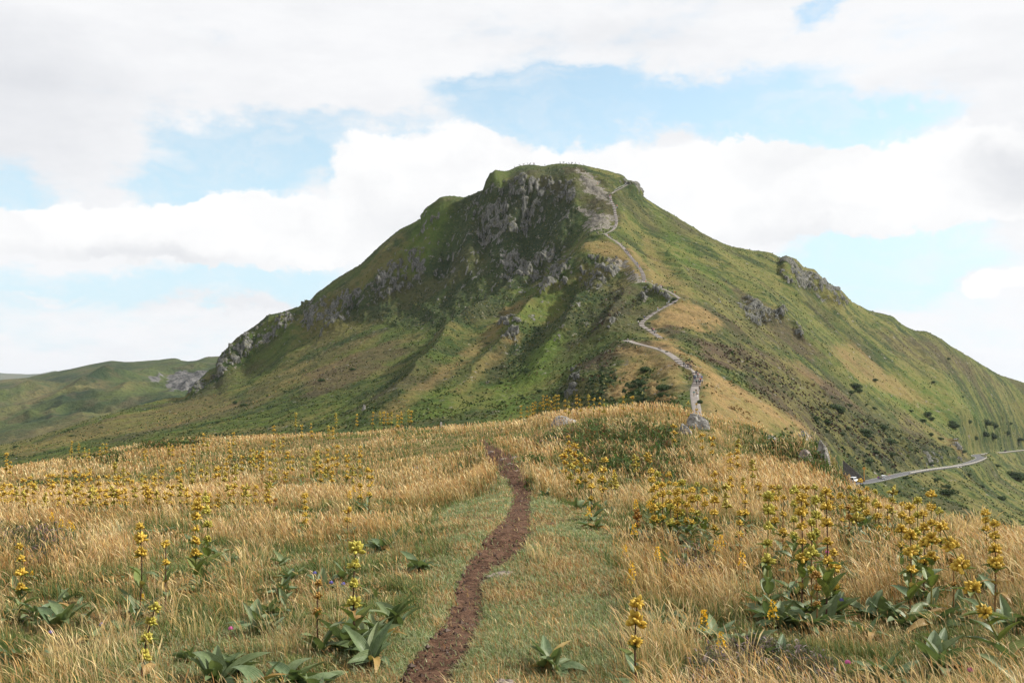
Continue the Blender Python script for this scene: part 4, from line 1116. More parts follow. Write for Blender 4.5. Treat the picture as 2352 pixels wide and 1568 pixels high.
def gentian(x, yt, yb=None, kind='yellow', stem='g', nw=None, lean=0, basal=5, hdef=.72, wfrac=.5, bend=None, wsc=1.0):
    """x, yt: tip in the photo; yb: foot; lean: tip offset against the foot in photo px"""
    foot = ground_at(x - lean, yb) if yb else solve_base(x - lean, yt, hdef)
    a, s = ray(x, yt); H = s * foot.y - foot.z
    H = min(max(H, .28), 1.35)
    dx = a * foot.y - foot.x
    r = random.Random(int(x * 13 + yt * 7))
    e = empty('yellow_gentian', foot)
    px = H / foot.y * F          # height in photo px
    near = px > 90
    sides = 6 if near else 4
    nn = 9
    cv = []
    wob = r.uniform(-.02, .02)
    for i in range(nn):
        t = i / (nn - 1)
        if bend: bx = dx * t ** bend
        else: bx = dx * t + wob * math.sin(t * 3)
        cv.append(Vector((bx, wob * .6 * math.sin(t * 2.4), H * t)))
    rad = [max(.0062 * (1 - .45 * i / (nn - 1)), foot.y / F * .55) for i in range(nn)]
    sm = {'g': STEM_G, 'd': STEM_D, 'b': STEM_B}[stem]
    part('stem', tube_mesh('stem', cv, rad, sides, sm), e, Matrix())
    def at(t):
        q = t * (nn - 1); i = min(int(q), nn - 2); return cv[i].lerp(cv[i + 1], q - i)
    def dirn(t):
        return (at(min(t + .05, 1)) - at(max(t - .05, 0))).normalized()
    if nw is None: nw = max(3, min(8, round(H * wfrac / .090)))
    src = WHORL if near else LWH
    for i in range(nw):
        t = 1 - wfrac * (i / max(nw - 1, 1)) ** 1.12
        sc = (1.0 + .2 * math.sin(i * 1.7 + x)) * (1.0 if i else .95) * r.uniform(.85, 1.12)
        if kind == 'brown': sc *= .85
        sc *= wsc * (1.06 if px > 180 else (.95 if near else 1.5))
        M = Matrix.Translation(at(t)) @ dirn(t).to_track_quat('Z', 'Y').to_matrix().to_4x4() @ Matrix.Rotation(r.uniform(0, 6.28), 4, 'Z') @ Matrix.Diagonal((sc, sc, sc, 1))
        part('flower_whorl', r.choice(src[kind]), e, M)
        if near and i > 0:      # cupped bracts below the tier
            for k in range(2):
                place_leaf(e, r.choice(FRESH_LEAF), at(t) - Vector((0, 0, .012)), r.uniform(0, 3.1) + math.pi * k, .25, .035 + .018 * i, name='bract')
    # paired stem leaves
    nl = (3 if near else 1) if H > .4 else 1
    for i in range(nl):
        t = (1 - wfrac) * (.85 - .62 * i / max(nl, 1))
        yaw = r.uniform(0, 3.14)
        for k in range(2):
            L = (.11 + .05 * i) * (H / .8) ** .5 * r.uniform(.85, 1.15)
            me = r.choice(FRESH_LEAF if near and r.random() < .45 else (BIG_LEAF if near else LOW_FRESH))
            if near and stem != 'g' and r.random() < .3: me = r.choice(DRY_LEAF)
            place_leaf(e, me, at(t), yaw + math.pi * k, r.uniform(.75, 1.15), L, 0, wide=1.05)
    for i in range(basal):
        L = r.uniform(.17, .26) * (.9 if not near else 1)
        me = r.choice(BIG_LEAF if near else LOW_LEAF)
        if near and r.random() < .10: me = r.choice(DRY_LEAF)
        place_leaf(e, me, Vector((r.uniform(-.02, .02), r.uniform(-.02, .02), 0.0)), i * 2.4 + r.uniform(-.5, .5), r.uniform(.45, 1.2), L, r.uniform(-.4, .4))
    PLANTS.append((e, x, yt, foot.y, px, kind, stem, nw))
    return e
def rosette(x, yb, n=7, L=.28, dry=0.0):
    foot = ground_at(x, yb)
    r = random.Random(int(x * 7 + yb * 3))
    e = empty('leaf_rosette', foot)
    near = foot.y < 17
    for i in range(n):
        me = r.choice(BIG_LEAF if near else LOW_LEAF)
        if r.random() < dry: me = r.choice(DRY_LEAF)
        place_leaf(e, me, Vector((r.uniform(-.04, .04), r.uniform(-.04, .04), 0)), i * 2.4 + r.uniform(-.5, .5), r.uniform(.45, 1.3), L * r.uniform(.7, 1.2), r.uniform(-.7, .7), wide=r.uniform(.75, 1.0))
    return e

WORDS = ['first', 'second', 'third', 'fourth', 'fifth', 'sixth', 'seventh', 'eighth', 'ninth', 'tenth', 'eleventh', 'twelfth', 'thirteenth', 'fourteenth', 'fifteenth', 'sixteenth', 'seventeenth', 'eighteenth', 'nineteenth', 'twentieth',
         'twenty-first', 'twenty-second', 'twenty-third', 'twenty-fourth', 'twenty-fifth', 'twenty-sixth', 'twenty-seventh', 'twenty-eighth', 'twenty-ninth', 'thirtieth', 'thirty-first', 'thirty-second', 'thirty-third', 'thirty-fourth', 'thirty-fifth', 'thirty-sixth', 'thirty-seventh', 'thirty-eighth', 'thirty-ninth', 'fortieth']
CNAME = {'yellow': 'yellow', 'olive': 'yellow-green', 'brown': 'browned'}
def cluster(where, group, items, **kw):
    """a stand of gentians; each is told apart by its order from the left within its stand"""
    items = sorted(items, key=lambda q: q[0])
    n = len(items)
    for i, it in enumerate(items):
        x, yt = it[0], it[1]; yb = it[2] if len(it) > 2 else None
        kd = it[3] if len(it) > 3 else ['yellow', 'yellow', 'olive'][i % 3]
        st = it[4] if len(it) > 4 else ['g', 'b', 'g', 'd'][i % 4]
        e = gentian(x, yt, yb, kd, st, **kw)
        if n == 1: lb = '%s gentian %s' % (CNAME[kd], where)
        elif i == n - 1: lb = 'rightmost gentian of the %s' % where
        elif i == 0: lb = 'leftmost gentian of the %s' % where
        else: lb = '%s gentian from the left in the %s' % (WORDS[i], where)
        tag(e, lb, 'gentian', group)

# -- near ones, each described by itself
def lone(label, *a, group='tall yellow gentians in the near meadow', **k):
    e = gentian(*a, **k); tag(e, label, 'gentian', group); return e
lone('yellow gentian with four crowded whorls at the left picture edge beside the heather', 42, 1258, 1430, 'yellow', 'g', wfrac=.55, nw=4)
lone('slim gentian with three yellow whorls on a dark stem in the left meadow', 320, 1212, 1415, 'yellow', 'd', wfrac=.3, nw=3)
lone('gentian with one single yellow whorl on top, right of the three whorled one', 380, 1252, 1420, 'yellow', 'd', wfrac=.25, nw=2)
lone('left of two gentians growing side by side, with crowded yellow whorls', 454, 1166, 1362, 'yellow', 'g', wfrac=.55, nw=5)
lone('right of two gentians growing side by side, slightly taller and greener', 471, 1150, 1350, 'olive', 'g', wfrac=.45, nw=4)
lone('leaning dark purple gentian stem with four sparse whorls at the lower left', 355, 1398, 1562, 'olive', 'd', lean=30, wfrac=.68, nw=4, bend=2.0, basal=4)
lone('gentian with dark red stem and four whorls above large leaves left of the path', 818, 1264, 1500, 'olive', 'd', wfrac=.52, nw=4, basal=9)
lone('shorter gentian with brown wilting leaves left of the dark stemmed one', 732, 1341, 1495, 'brown', 'd', wfrac=.42, nw=3)
lone('gentian with six stacked yellow whorls standing alone in dry grass', 700, 1141, 1240, 'yellow', 'g', wfrac=.6, nw=5)
lone('small browned gentian with a single round whorl left of the stacked one', 632, 1150, 1215, 'brown', 'd', wfrac=.2, nw=1)
lone('small gentian with two whorls nearest to the left edge of the turf', 801, 1176, 1232, 'yellow', 'd', wfrac=.35, nw=2)
lone('gentian with three whorls and one upright ribbed leaf, alone in front right of the path', 1464, 1388, 1600, 'yellow', 'd', wfrac=.42, nw=3, basal=3)
lone('rust coloured withered gentian right of the turf beside an orange goldenrod', 1464, 1176, 1240, 'brown', 'd', wfrac=.5, nw=3)
BG = lone('long gentian stalk bowed far over to the left at the right picture edge', 2166, 1213, 1590, 'yellow', 'g', lean=-190, wfrac=.52, nw=5, bend=1.0)
lone('gentian with three well spaced whorls above a cupped leaf, at the right edge', 2284, 1206, 1425, 'yellow', 'b', wfrac=.42, nw=4, basal=3)
lone('gentian with small top whorls left behind the three whorled one at the right edge', 2264, 1180, 1300, 'yellow', 'b', wfrac=.3, nw=3, basal=3)
lone('short gentian half withered below the bowed stalk', 2189, 1291, 1420, 'brown', 'b', wfrac=.4, nw=2)
cluster('leafy stand by the right edge', 'gentians in the leafy stand at the right', [(2089, 1168, 1430, 'yellow', 'b'), (2072, 1159, 1330), (2121, 1182, 1380), (2139, 1138, 1400, 'yellow', 'g'), (2108, 1152, 1360), (2158, 1176, 1300, 'olive', 'b')], wfrac=.55, basal=6)
cluster('big leafy stand, right foreground', 'gentians in the big leafy stand', [(1766, 1144, 1425, 'olive', 'g'), (1841, 1149, 1410, 'yellow', 'd'), (1864, 1203, 1415, 'olive', 'b'), (1897, 1131, 1440, 'yellow', 'd'), (1916, 1272, 1420, 'yellow', 'b'), (1874, 1322, 1450, 'brown', 'b'), (1824, 1129, 1330), (1871, 1121, 1320), (1801, 1144, 1300)], wfrac=.52, basal=8)
cluster('row below the road', 'gentians on the right brow', [(1976, 1106, 1215), (1991, 1124, 1235), (2010, 1131, 1245), (1931, 1141, 1250), (1964, 1151, 1240), (2039, 1166, 1270), (2018, 1164, 1262, 'yellow', 'd'), (2051, 1130, 1220, 'olive', 'b'), (1949, 1166, 1262, 'brown', 'd')], wfrac=.5, basal=5)
cluster('dense stand right of the turf', 'gentians in the dense stand on the knoll slope', [(1496, 1084, 1200), (1510, 1091, 1215), (1536, 1091, 1200), (1521, 1116, 1240), (1551, 1114, 1235), (1567, 1111, 1225), (1576, 1131, 1245), (1558, 1129, 1250), (1538, 1134, 1250), (1601, 1114, 1225), (1616, 1131, 1235), (1641, 1151, 1255), (1505, 1122, 1245), (1590, 1128, 1250)], wfrac=.6, basal=2, wsc=1.1)
cluster('loose line right of the dense stand', 'gentians between the two stands', [(1713, 1131, 1240), (1677, 1046, 1120), (1693, 1041, 1105), (1728, 1064, 1130), (1696, 1014, 1070), (1636, 1009, 1080), (1611, 1001, 1065), (1700, 1180, 1290, 'yellow', 'd'), (1781, 1146, 1260), (1668, 1122, 1210)], wfrac=.45, basal=4)
cluster('stand on the green knoll front', 'gentians on the front of the knoll', [(1296, 1049, 1120), (1305, 1004, 1070), (1320, 1026, 1110), (1313, 1054, 1140), (1333, 1046, 1150), (1346, 1061, 1150), (1381, 1059, 1150), (1391, 1058, 1150), (1358, 1096, 1195), (1325, 1062, 1155), (1386, 1082, 1170), (1458, 1054, 1110), (1547, 981, 1045), (1488, 1044, 1080)], wfrac=.5, basal=4)
cluster('row along the knoll crest', 'gentians along the knoll crest', [(1197, 934), (1211, 936), (1218, 934), (1223, 928), (1230, 924), (1240, 927), (1247, 911), (1256, 911), (1262, 914), (1266, 924), (1272, 914), (1276, 910), (1283, 910), (1298, 921), (1306, 924), (1325, 909), (1332, 919), (1352, 911), (1365, 919), (1378, 916), (1387, 919), (1432, 913), (1453, 914), (1580, 926), (1600, 929)], wfrac=.55, basal=1, hdef=.55, wsc=.85)
cluster('little row on the meadow skyline', 'gentians on the meadow skyline', [(820, 954), (857, 949), (872, 946), (882, 949), (890, 951), (900, 949), (913, 956), (922, 948), (938, 944), (945, 946)], wfrac=.5, basal=2, hdef=.7)
cluster('scattered group in the middle meadow', 'gentians scattered over the middle meadow', [(660, 1041, 1110), (629, 981, 1012), (693, 979, 1025), (714, 975, 1030), (680, 951, 996), (771, 951, 1005), (754, 981, 1030), (765, 984, 1030), (629, 1016, 1060), (650, 1006, 1045), (643, 1019, 1060), (729, 1043, 1130), (752, 1034, 1120), (775, 1027, 1110), (763, 1056, 1120), (737, 1072, 1135)], wfrac=.5, basal=3)
cluster('large leaved pair near the turf', 'gentian pair near the turf', [(828, 1094, 1200), (844, 1081, 1205)], wfrac=.45, basal=4)
cluster('long band in the left meadow', 'gentians in the long left band', [(52, 1106, 1155), (69, 1099, 1150), (81, 1111, 1160), (110, 1094, 1150), (120, 1094, 1150), (135, 1094, 1145), (149, 1084, 1150), (172, 1084, 1150), (191, 1094, 1150), (206, 1079, 1145), (226, 1099, 1150), (247, 1096, 1150), (264, 1066, 1115), (265, 1099, 1145), (272, 1101, 1150), (284, 1081, 1140), (294, 1089, 1140), (304, 1109, 1150), (325, 1091, 1140), (332, 1096, 1145), (357, 1091, 1150), (371, 1071, 1140), (353, 1100, 1155), (5, 1126, 1170), (22, 1119, 1170), (36, 1122, 1172), (176, 1112, 1165), (214, 1122, 1170)], wfrac=.6, basal=2)
rb = random.Random(4)
cluster('thin strip below the long left band', 'thin strip below the long left band', [(12 + i * 17.5 + rb.uniform(-7, 7), 1128 + rb.uniform(-12, 12), 1178 + rb.uniform(-6, 8)) for i in range(36)], wfrac=.6, basal=2)
cluster('loose spikes right of the taller left band', 'loose spikes right of the taller left band', [(600 + i * 19 + rb.uniform(-8, 8), 1050 + rb.uniform(-28, 40), 1112 + rb.uniform(-10, 30)) for i in range(14)], wfrac=.55, basal=2)
cluster('sprinkle over the right meadow behind the stands', 'sprinkle over the right meadow behind the stands', [(1645 + i * 30 + rb.uniform(-8, 8), 1085 + i * 4.6 + rb.uniform(-14, 18), 1150 + i * 5.8 + rb.uniform(-6, 16)) for i in range(12)], wfrac=.5, basal=1, wsc=.85)
cluster('taller band in the left meadow', 'gentians in the taller left band', [(410, 1081, 1150), (416, 1064, 1140), (444, 1024, 1080), (443, 1066, 1140), (462, 1081, 1140), (475, 1064, 1135), (497, 1079, 1145), (504, 1076, 1140), (515, 1089, 1145), (520, 1056, 1120), (525, 1019, 1075), (541, 1074, 1150), (555, 1051, 1100), (575, 1036, 1085), (582, 1036, 1095), (590, 1040, 1100), (598, 1046, 1105)], wfrac=.55, basal=3)
cluster('sparse row behind the left band', 'gentians far back on the left', [(15, 1044, 1110), (24, 1062, 1110), (165, 1016), (181, 1020), (161, 1036, 1070), (194, 1030, 1065), (205, 1034, 1068), (230, 1029, 1060), (236, 1021, 1060), (245, 1021, 1055), (334, 1039, 1075), (387, 1019, 1065), (396, 1026, 1065), (467, 999), (477, 1016, 1050), (537, 996), (530, 1034, 1060)], wfrac=.5, basal=2, hdef=.7)
lone('gentian left of the flat stone where the path ends', 1412, 1082 + 10, 1160, 'olive', 'g', wfrac=.4, basal=4)

# -- rosettes of broad ribbed leaves without flowers
ROS = [(115, 1262, 'silvery leaf rosette in the middle of the left heather patch'), (282, 1235, 'rosette with one arching pale leaf above the slim gentian'), (345, 1245, 'rosette behind the slim gentian with three whorls'), (395, 1238, 'rosette right behind the one with the single whorl gentian'),
       (90, 1425, 'large rosette below the gentian at the left edge'), (135, 1440, 'rosette of upright leaves right of the large one at the left'), (35, 1530, 'big rosette of folded leaves in the bottom left corner'), (208, 1430, 'single broad leaf lying in the grass at the left'),
       (300, 1430, 'rosette between the dark leaning gentian and the single broad leaf'), (625, 1420, 'rosette with a tall yellowing leaf left of the brown gentian'), (650, 1370, 'rosette behind the one with the yellowing leaf'), (590, 1450, 'rosette with drooping pale leaves in the left centre'),
       (660, 1575, 'big blue-green rosette at the bottom edge left of the path'), (590, 1590, 'rosette cut by the bottom edge, left of the big blue-green one'), (720, 1590, 'rosette cut by the bottom edge, right of the big blue-green one'), (505, 1560, 'rosette of narrow leaves at the bottom left centre'),
       (965, 1308, 'spreading rosette on the short turf left of the path'), (885, 1262, 'small upright rosette in grass at the left turf edge'), (790, 1490, 'rosette left under the dark red stemmed gentian'), (850, 1470, 'rosette right under the dark red stemmed gentian'), (905, 1440, 'low rosette with glossy leaves reaching the turf'),
       (860, 1520, 'rosette with leaves lying flat on the turf edge'), (1262, 1540, 'small pale rosette on the turf right of the path'), (1600, 1262, 'rosette of upright leaves on the knoll slope above the dark heather'), (1740, 1330, 'rosette left of the big leafy stand'), (1755, 1400, 'rosette at the left foot of the big leafy stand'),
       (1800, 1440, 'rosette in the front left of the big leafy stand'), (1850, 1450, 'rosette in the front centre of the big leafy stand'), (1905, 1420, 'rosette in the front right of the big leafy stand'), (1820, 1370, 'rosette in the back left of the big leafy stand'), (1880, 1380, 'rosette in the back right of the big leafy stand'), (2000, 1420, 'grey-green rosette between the two leafy stands'), (2040, 1430, 'rosette with folded leaves between the two leafy stands'),
       (2080, 1440, 'rosette at the left foot of the right leafy stand'), (2125, 1430, 'rosette of dark upright leaves in the right leafy stand'), (2160, 1440, 'rosette at the right foot of the right leafy stand'), (2040, 1570, 'fresh green rosette at the bottom edge on the right'), (2150, 1540, 'pale rosette near the bottom right'), (2340, 1450, 'rosette cut by the right edge'),
       (1330, 1170, 'rosette below the gentians on the front of the knoll'), (1390, 1175, 'rosette with long hanging leaves on the knoll slope'), (1365, 1215, 'rosette at the right edge of the turf'), (1290, 1085, 'pale rosette at the left foot of the knoll'), (1600, 1080, 'rosette beneath the boulder on the knoll'), (545, 1215, 'small rosette in the middle of the left meadow'), (840, 1030, 'dark green rosette far back left of the path'), (1062, 1078, 'pale star shaped rosette beside the dirt path top')]
for i, (x, yb, lb) in enumerate(ROS):
    if yb > 1568: pass
    one = 'single' in lb
    e = rosette(x, yb, 2 if one else (11 if yb > 1250 else 7), .235 if yb > 1400 else .22, .08)
    tag(e, lb, 'plant', 'broad leaf rosettes without flowers')

rb = random.Random(11)
for nm, (x0, x1, y0, y1), n in [('left foreground', (20, 880, 1330, 1550), 20), ('left middle meadow', (30, 900, 1175, 1310), 20), ('right foreground', (1470, 2330, 1330, 1550), 20), ('right middle meadow', (1430, 2200, 1190, 1320), 18), ('knoll front', (1230, 1700, 1040, 1150), 14)]:
    xs = sorted(x0 + (x1 - x0) * (i + rb.uniform(.1, .9)) / n for i in range(n))
    for i, x in enumerate(xs):
        e = rosette(x, rb.uniform(y0, y1), rb.choice([4, 5, 6, 8]), rb.uniform(.13, .22), .08)
        o_ = 'leftmost' if i == 0 else ('rightmost' if i == n - 1 else WORDS[i])
        tag(e, '%s small leaf rosette%s in the %s grass' % (o_, '' if i in (0, n - 1) else ' from the left', nm), 'plant', 'small leaf rosettes in the ' + nm)

# ---------------------------------------------------------------- goldenrod and small meadow flowers
def goldenrod_mesh(seed):
    r = np.random.default_rng(seed); P_ = []
    V = []; Fc = []; C = []; o = 0
    for i in range(70):
        t = r.random(); R = .018 * (1.15 - t) + .006; ph = r.uniform(0, 6.28); z = .0 + .115 * t
        c = np.array([R * math.cos(ph) * 1.2, R * math.sin(ph) * 1.2, z])
        d = r.standard_normal(3); d /= np.linalg.norm(d); a = np.cross(d, [.3, .5, .8]); a /= np.linalg.norm(a); b = np.cross(d, a)
        s_ = r.uniform(.005, .010)
        for q in range(5): V.append(c + s_ * (a * math.cos(q * 1.257) + b * math.sin(q * 1.257)))
        col_ = np.array([.78, .48, .03]) * r.uniform(.7, 1.15)
        C += [col_] * 5
        Fc.append((o, o + 1, o + 2, o + 3)); Fc.append((o, o + 3, o + 4, o + 4)); o += 5
    Fc = [f for f in Fc if len(set(f)) == 4] 
    ob = np_mesh('flower_head', np.array(V), np.array(Fc), FLM, attrs={'tint': np.clip(np.array(C), 0, 1)})
    me = ob.data; bpy.data.objects.remove(ob); return me
GH = [goldenrod_mesh(i) for i in range(3)]
GST = tube_mesh('stem', [(0, 0, 0), (.004, .002, .5), (0, 0, 1)], [.0035, .003, .002], 4, STEM_G)
SML = leaf_mesh('leaf', 1, .22, .8, .3, LEAFG, 3, 6)
def goldenrod(x, yt, yb, sc=1.0, rx=0):
    foot = ground_at(x, yb); a, s = ray(x, yt); H = max(.15, s * foot.y - foot.z)
    e = empty('goldenrod', foot, rx)
    part('stem', GST, e, Matrix.Diagonal((1.2, 1.2, H, 1)))
    part('flower_head', GH[int(x) % 3], e, Matrix.Translation((0, 0, H - .11 * sc)) @ Matrix.Diagonal((sc, sc, sc, 1)))
    for k in range(4): place_leaf(e, SML, Vector((0, 0, H * (.25 + .13 * k))), k * 2.4, .5, .07)
    return e
GR = [(118, 1176, 1225, 'leftmost orange goldenrod above the left heather patch'), (140, 1190, 1235, 'thick orange goldenrod second from the left above the heather'), (158, 1192, 1238, 'third orange goldenrod from the left above the heather'), (166, 1199, 1240, 'rightmost orange goldenrod of the four above the heather'),
      (812, 1112, 1190, 'bright orange goldenrod right of the gentian pair with large leaves'), (802, 1126, 1195, 'lower orange goldenrod left of the bright one'), (828, 1114, 1195, 'goldenrod at the foot of the gentian pair near the turf'), (1411, 1078, 1140, 'big orange goldenrod on the green front of the knoll'),
      (1461, 1147, 1210, 'goldenrod left below the dense gentian stand'), (1490, 1148, 1225, 'wide orange goldenrod at the left foot of the dense gentian stand'), (1499, 1152, 1225, 'goldenrod close right of the wide one'), (1352, 1160, 1215, 'goldenrod at the right edge of the turf'), (1706, 1112, 1180, 'goldenrod between the knoll slope and the right stand'),
      (1457, 1200, 1270, 'goldenrod under the rust coloured gentian'), (1436, 1250, 1310, 'slim goldenrod at the edge of the tall grass right of the turf'), (1510, 1255, 1330, 'slim goldenrod right of the one at the edge of the tall grass'), (1451, 1286, 1370, 'double headed goldenrod nearest to the turf on the right'), (1449, 1308, 1370, 'lower head of goldenrod close to the double one'),
      (1646, 1236, 1310, 'left of two yellow goldenrods above the dark heather'), (1657, 1228, 1305, 'right of two yellow goldenrods above the dark heather'), (1706, 1264, 1360, 'goldenrod beside a dark gentian stem right of the heather'), (1617, 1402, 1500, 'leaning goldenrod alone in the right foreground'), (1657, 1452, 1520, 'small goldenrod low in the right foreground'), (1777, 1378, 1480, 'orange goldenrod left of the big leafy stand'), (327, 1364, 1420, 'small orange flower head left of the leaning gentian top'), (72, 1310, 1350, 'small round orange flower beside the gentian at the left edge')]
for i, (x, yt, yb, lb) in enumerate(GR):
    tag(goldenrod(x, yt, yb, 1.0 if i < 24 else .45, i * 1.3), lb, 'goldenrod', 'orange goldenrods in the meadow')
def ball_flower_mesh(name, colr):
    r = np.random.default_rng(5); V = []; Fc = []; C = []; o = 0
    for i in range(36):
        th = math.acos(1 - 1.3 * (i + .5) / 36); ph = i * 2.4
        d = np.array([math.sin(th) * math.cos(ph), math.sin(th) * math.sin(ph), math.cos(th)]); a = np.cross(d, [.2, .1, 1]); a /= np.linalg.norm(a); b = np.cross(d, a)
        for p_ in (-a * .3, b * .3, a * .3 + d * .35, -b * .3 + d * .35): V.append((d * .8 + p_) * .013); C.append(np.array(colr) * r.uniform(.7, 1.2))
        Fc.append((o, o + 1, o + 2, o + 3)); o += 4
    ob = np_mesh(name, np.array(V), np.array(Fc), FLM, attrs={'tint': np.clip(np.array(C), 0, 1)}); me = ob.data; bpy.data.objects.remove(ob); return me
SC_P = ball_flower_mesh('flower_head', (.16, .15, .42)); SC_R = ball_flower_mesh('flower_head', (.55, .15, .33))
for x, yt, yb, me, lb in [(115, 1452, 1500, SC_P, 'violet scabious low in the left meadow'), (232, 1434, 1480, SC_P, 'violet scabious beside the single broad leaf'), (722, 1316, 1400, SC_P, 'violet scabious left above the dark stemmed gentian'), (760, 1338, 1410, SC_P, 'violet scabious between the two dark stemmed gentians'), (788, 1341, 1410, SC_P, 'violet scabious touching the leaves of the dark stemmed gentian'),
                          (1899, 1320, 1400, SC_P, 'violet scabious inside the big leafy stand'), (1888, 1334, 1410, SC_P, 'lower violet scabious inside the big leafy stand'), (1934, 1378, 1440, SC_P, 'pale blue scabious right of the big leafy stand'), (1948, 1540, 1575, SC_R, 'pink flower at the bottom edge right of the heather'), (2231, 1560, 1600, SC_R, 'pink flower at the bottom right edge'), (529, 1446, 1490, SC_R, 'pink flower in the left centre of the meadow'), (1902, 1268, 1380, SC_R, 'pink flower between the whorls of the big leafy stand')]:
    foot = ground_at(x, yb); a, s = ray(x, yt); H = max(.12, s * foot.y - foot.z)
    e = empty('wildflower', foot); part('stem', GST, e, Matrix.Diagonal((.5, .5, H, 1))); part('flower_head', me, e, Matrix.Translation((0, 0, H)))
    tag(e, lb, 'flower', 'small wild flowers')

# ---------------------------------------------------------------- rocks
def rock_mat(name, c1, c2, lich):
    m = bpy.data.materials.new(name); m.use_nodes = True
    t = NT(m.node_tree); t.n.clear()
    co = t.new('ShaderNodeTexCoord').outputs['Object']
    f1 = t.noise(co, 5, 7, .65); f2 = t.noise(co, 18, 5, .7); f3 = t.noise(t.mapping(co, (1, 1, 1), (5, 5, 5)), 3.2, 6, .6)
    g = t.mix(t.ramp(f1, .35, .62), c1, c2)
    g = t.mix(t.ramp(f2, .52, .38, 0, .6), g, (.07, .06, .05))
    g = t.mix(t.ramp(f3, .58, .64, 0, .8), g, lich)
    g = t.mix(t.ramp(f3, .40, .32, 0, .7), g, (.08, .085, .05))
    bmp = t.new('ShaderNodeBump', {'Height': t.math('ADD', f1, t.math('MULTIPLY', f2, .6)), 'Strength': .9, 'Distance': .05})
    b = t.new('ShaderNodeBsdfPrincipled', {'Base Color': g, 'Roughness': .9, 'Specular IOR Level': .2, 'Normal': bmp.outputs[0]})
    t.new('ShaderNodeOutputMaterial', {'Surface': b.outputs[0]})
    return m
RG = rock_mat('lichened_rock', (.17, .16, .14), (.34, .325, .30), (.42, .40, .36))
RP = rock_mat('pinkish_stone', (.19, .15, .125), (.31, .25, .21), (.36, .33, .29))
RW = rock_mat('orange_lichen_rock', (.16, .15, .14), (.33, .32, .30), (.36, .20, .07))
def boulder(seed, sx, sy, sz, mat, rough=.22, cuts=16):
    bm = bmesh.new(); bmesh.ops.create_icosphere(bm, subdivisions=5, radius=1.0)
    r = np.random.default_rng(seed)
    V = np.array([v.co[:] for v in bm.verts]); bm.to_mesh(me := bpy.data.meshes.new('rock')); bm.free()
    for _ in range(cuts):
        n = r.standard_normal(3); n[2] = abs(n[2]) * .7; n /= np.linalg.norm(n); k = r.uniform(.42, .78)
        d = V @ n - k; V -= np.maximum(d, 0)[:, None] * n * .92
    nn = V / np.linalg.norm(V, axis=1)[:, None]
    V += nn * (rough * fbm(V[:, 0] * 2, V[:, 1] * 2, V[:, 2] * 2, seed=seed, octv=5, ridged=True) * .5 + .03 * fbm(V[:, 0] * 9, V[:, 1] * 9, V[:, 2] * 9, seed=seed + 5, octv=3))[:, None]
    V *= np.array([sx, sy, sz])
    me.vertices.foreach_set('co', V.astype(np.float32).ravel()); me.materials.append(mat)
    me.polygons.foreach_set('use_smooth', [False] * len(me.polygons)); me.update()
    return me
ROCKS = [(1598, 985, 60, 46, RG, 'large grey lichened boulder on top of the knoll in front of the hiking trail', 'rock'), (1576, 997, 30, 26, RG, 'smaller boulder leaning against the left of the large grey boulder', 'rock'), (1296, 975, 78, 20, RG, 'long pale flat slab under the gentians on the knoll crest', 'slab'),
         (1775, 1014, 34, 16, RG, 'flat grey rock in scrub on the right outcrop', 'rock'), (1848, 990, 32, 22, RG, 'pale rock at the top of the right outcrop', 'rock'), (1852, 1066, 42, 40, RP, 'broad pinkish rock low on the right outcrop', 'rock'), (1895, 1062, 36, 50, RG, 'tall upright grey rock at the right end of the outcrop', 'rock'),
         (1157, 1322, 66, 16, RP, 'flat pinkish stone sunk in turf right of the path bend', 'stone'), (1158, 1592, 100, 62, RP, 'large pinkish stone cut by the bottom edge right of the path', 'stone'), (1130, 1040, 24, 14, RP, 'stone at the left of the path top', 'stone'), (1160, 1056, 28, 14, RP, 'stone lying in the path top', 'stone'), (1183, 1052, 22, 14, RP, 'stone at the right of the path top', 'stone'), (1176, 1067, 26, 10, RP, 'flat step stone just below the other path top stones', 'stone'),
         (962, 1074, 36, 12, RP, 'flat stone in dry grass left of the path top', 'stone'), (1190, 1082, 18, 10, RP, 'small stone on the right rim of the upper path', 'stone')]
for i, (x, yb, w, h, mt_, lb, cat) in enumerate(ROCKS):
    foot = ground_at(x, yb); d = foot.y
    sx, sz = w / F * d / 2 * 1.18, h / F * d
    stone = cat == 'stone'
    me = boulder(700 + i, sx, sx * (1.0 if h > 16 else 1.3), sz * (.8 if not stone else .42), mt_)
    o = bpy.data.objects.new('rock', me); COL.objects.link(o); o.location = (foot.x, foot.y + sx * .5, gz(foot.x, foot.y) + sz * (.22 if not stone else .02)); o.rotation_euler = (0, 0, i * .8 if h < 20 else 0)
    tag(o, lb, cat)
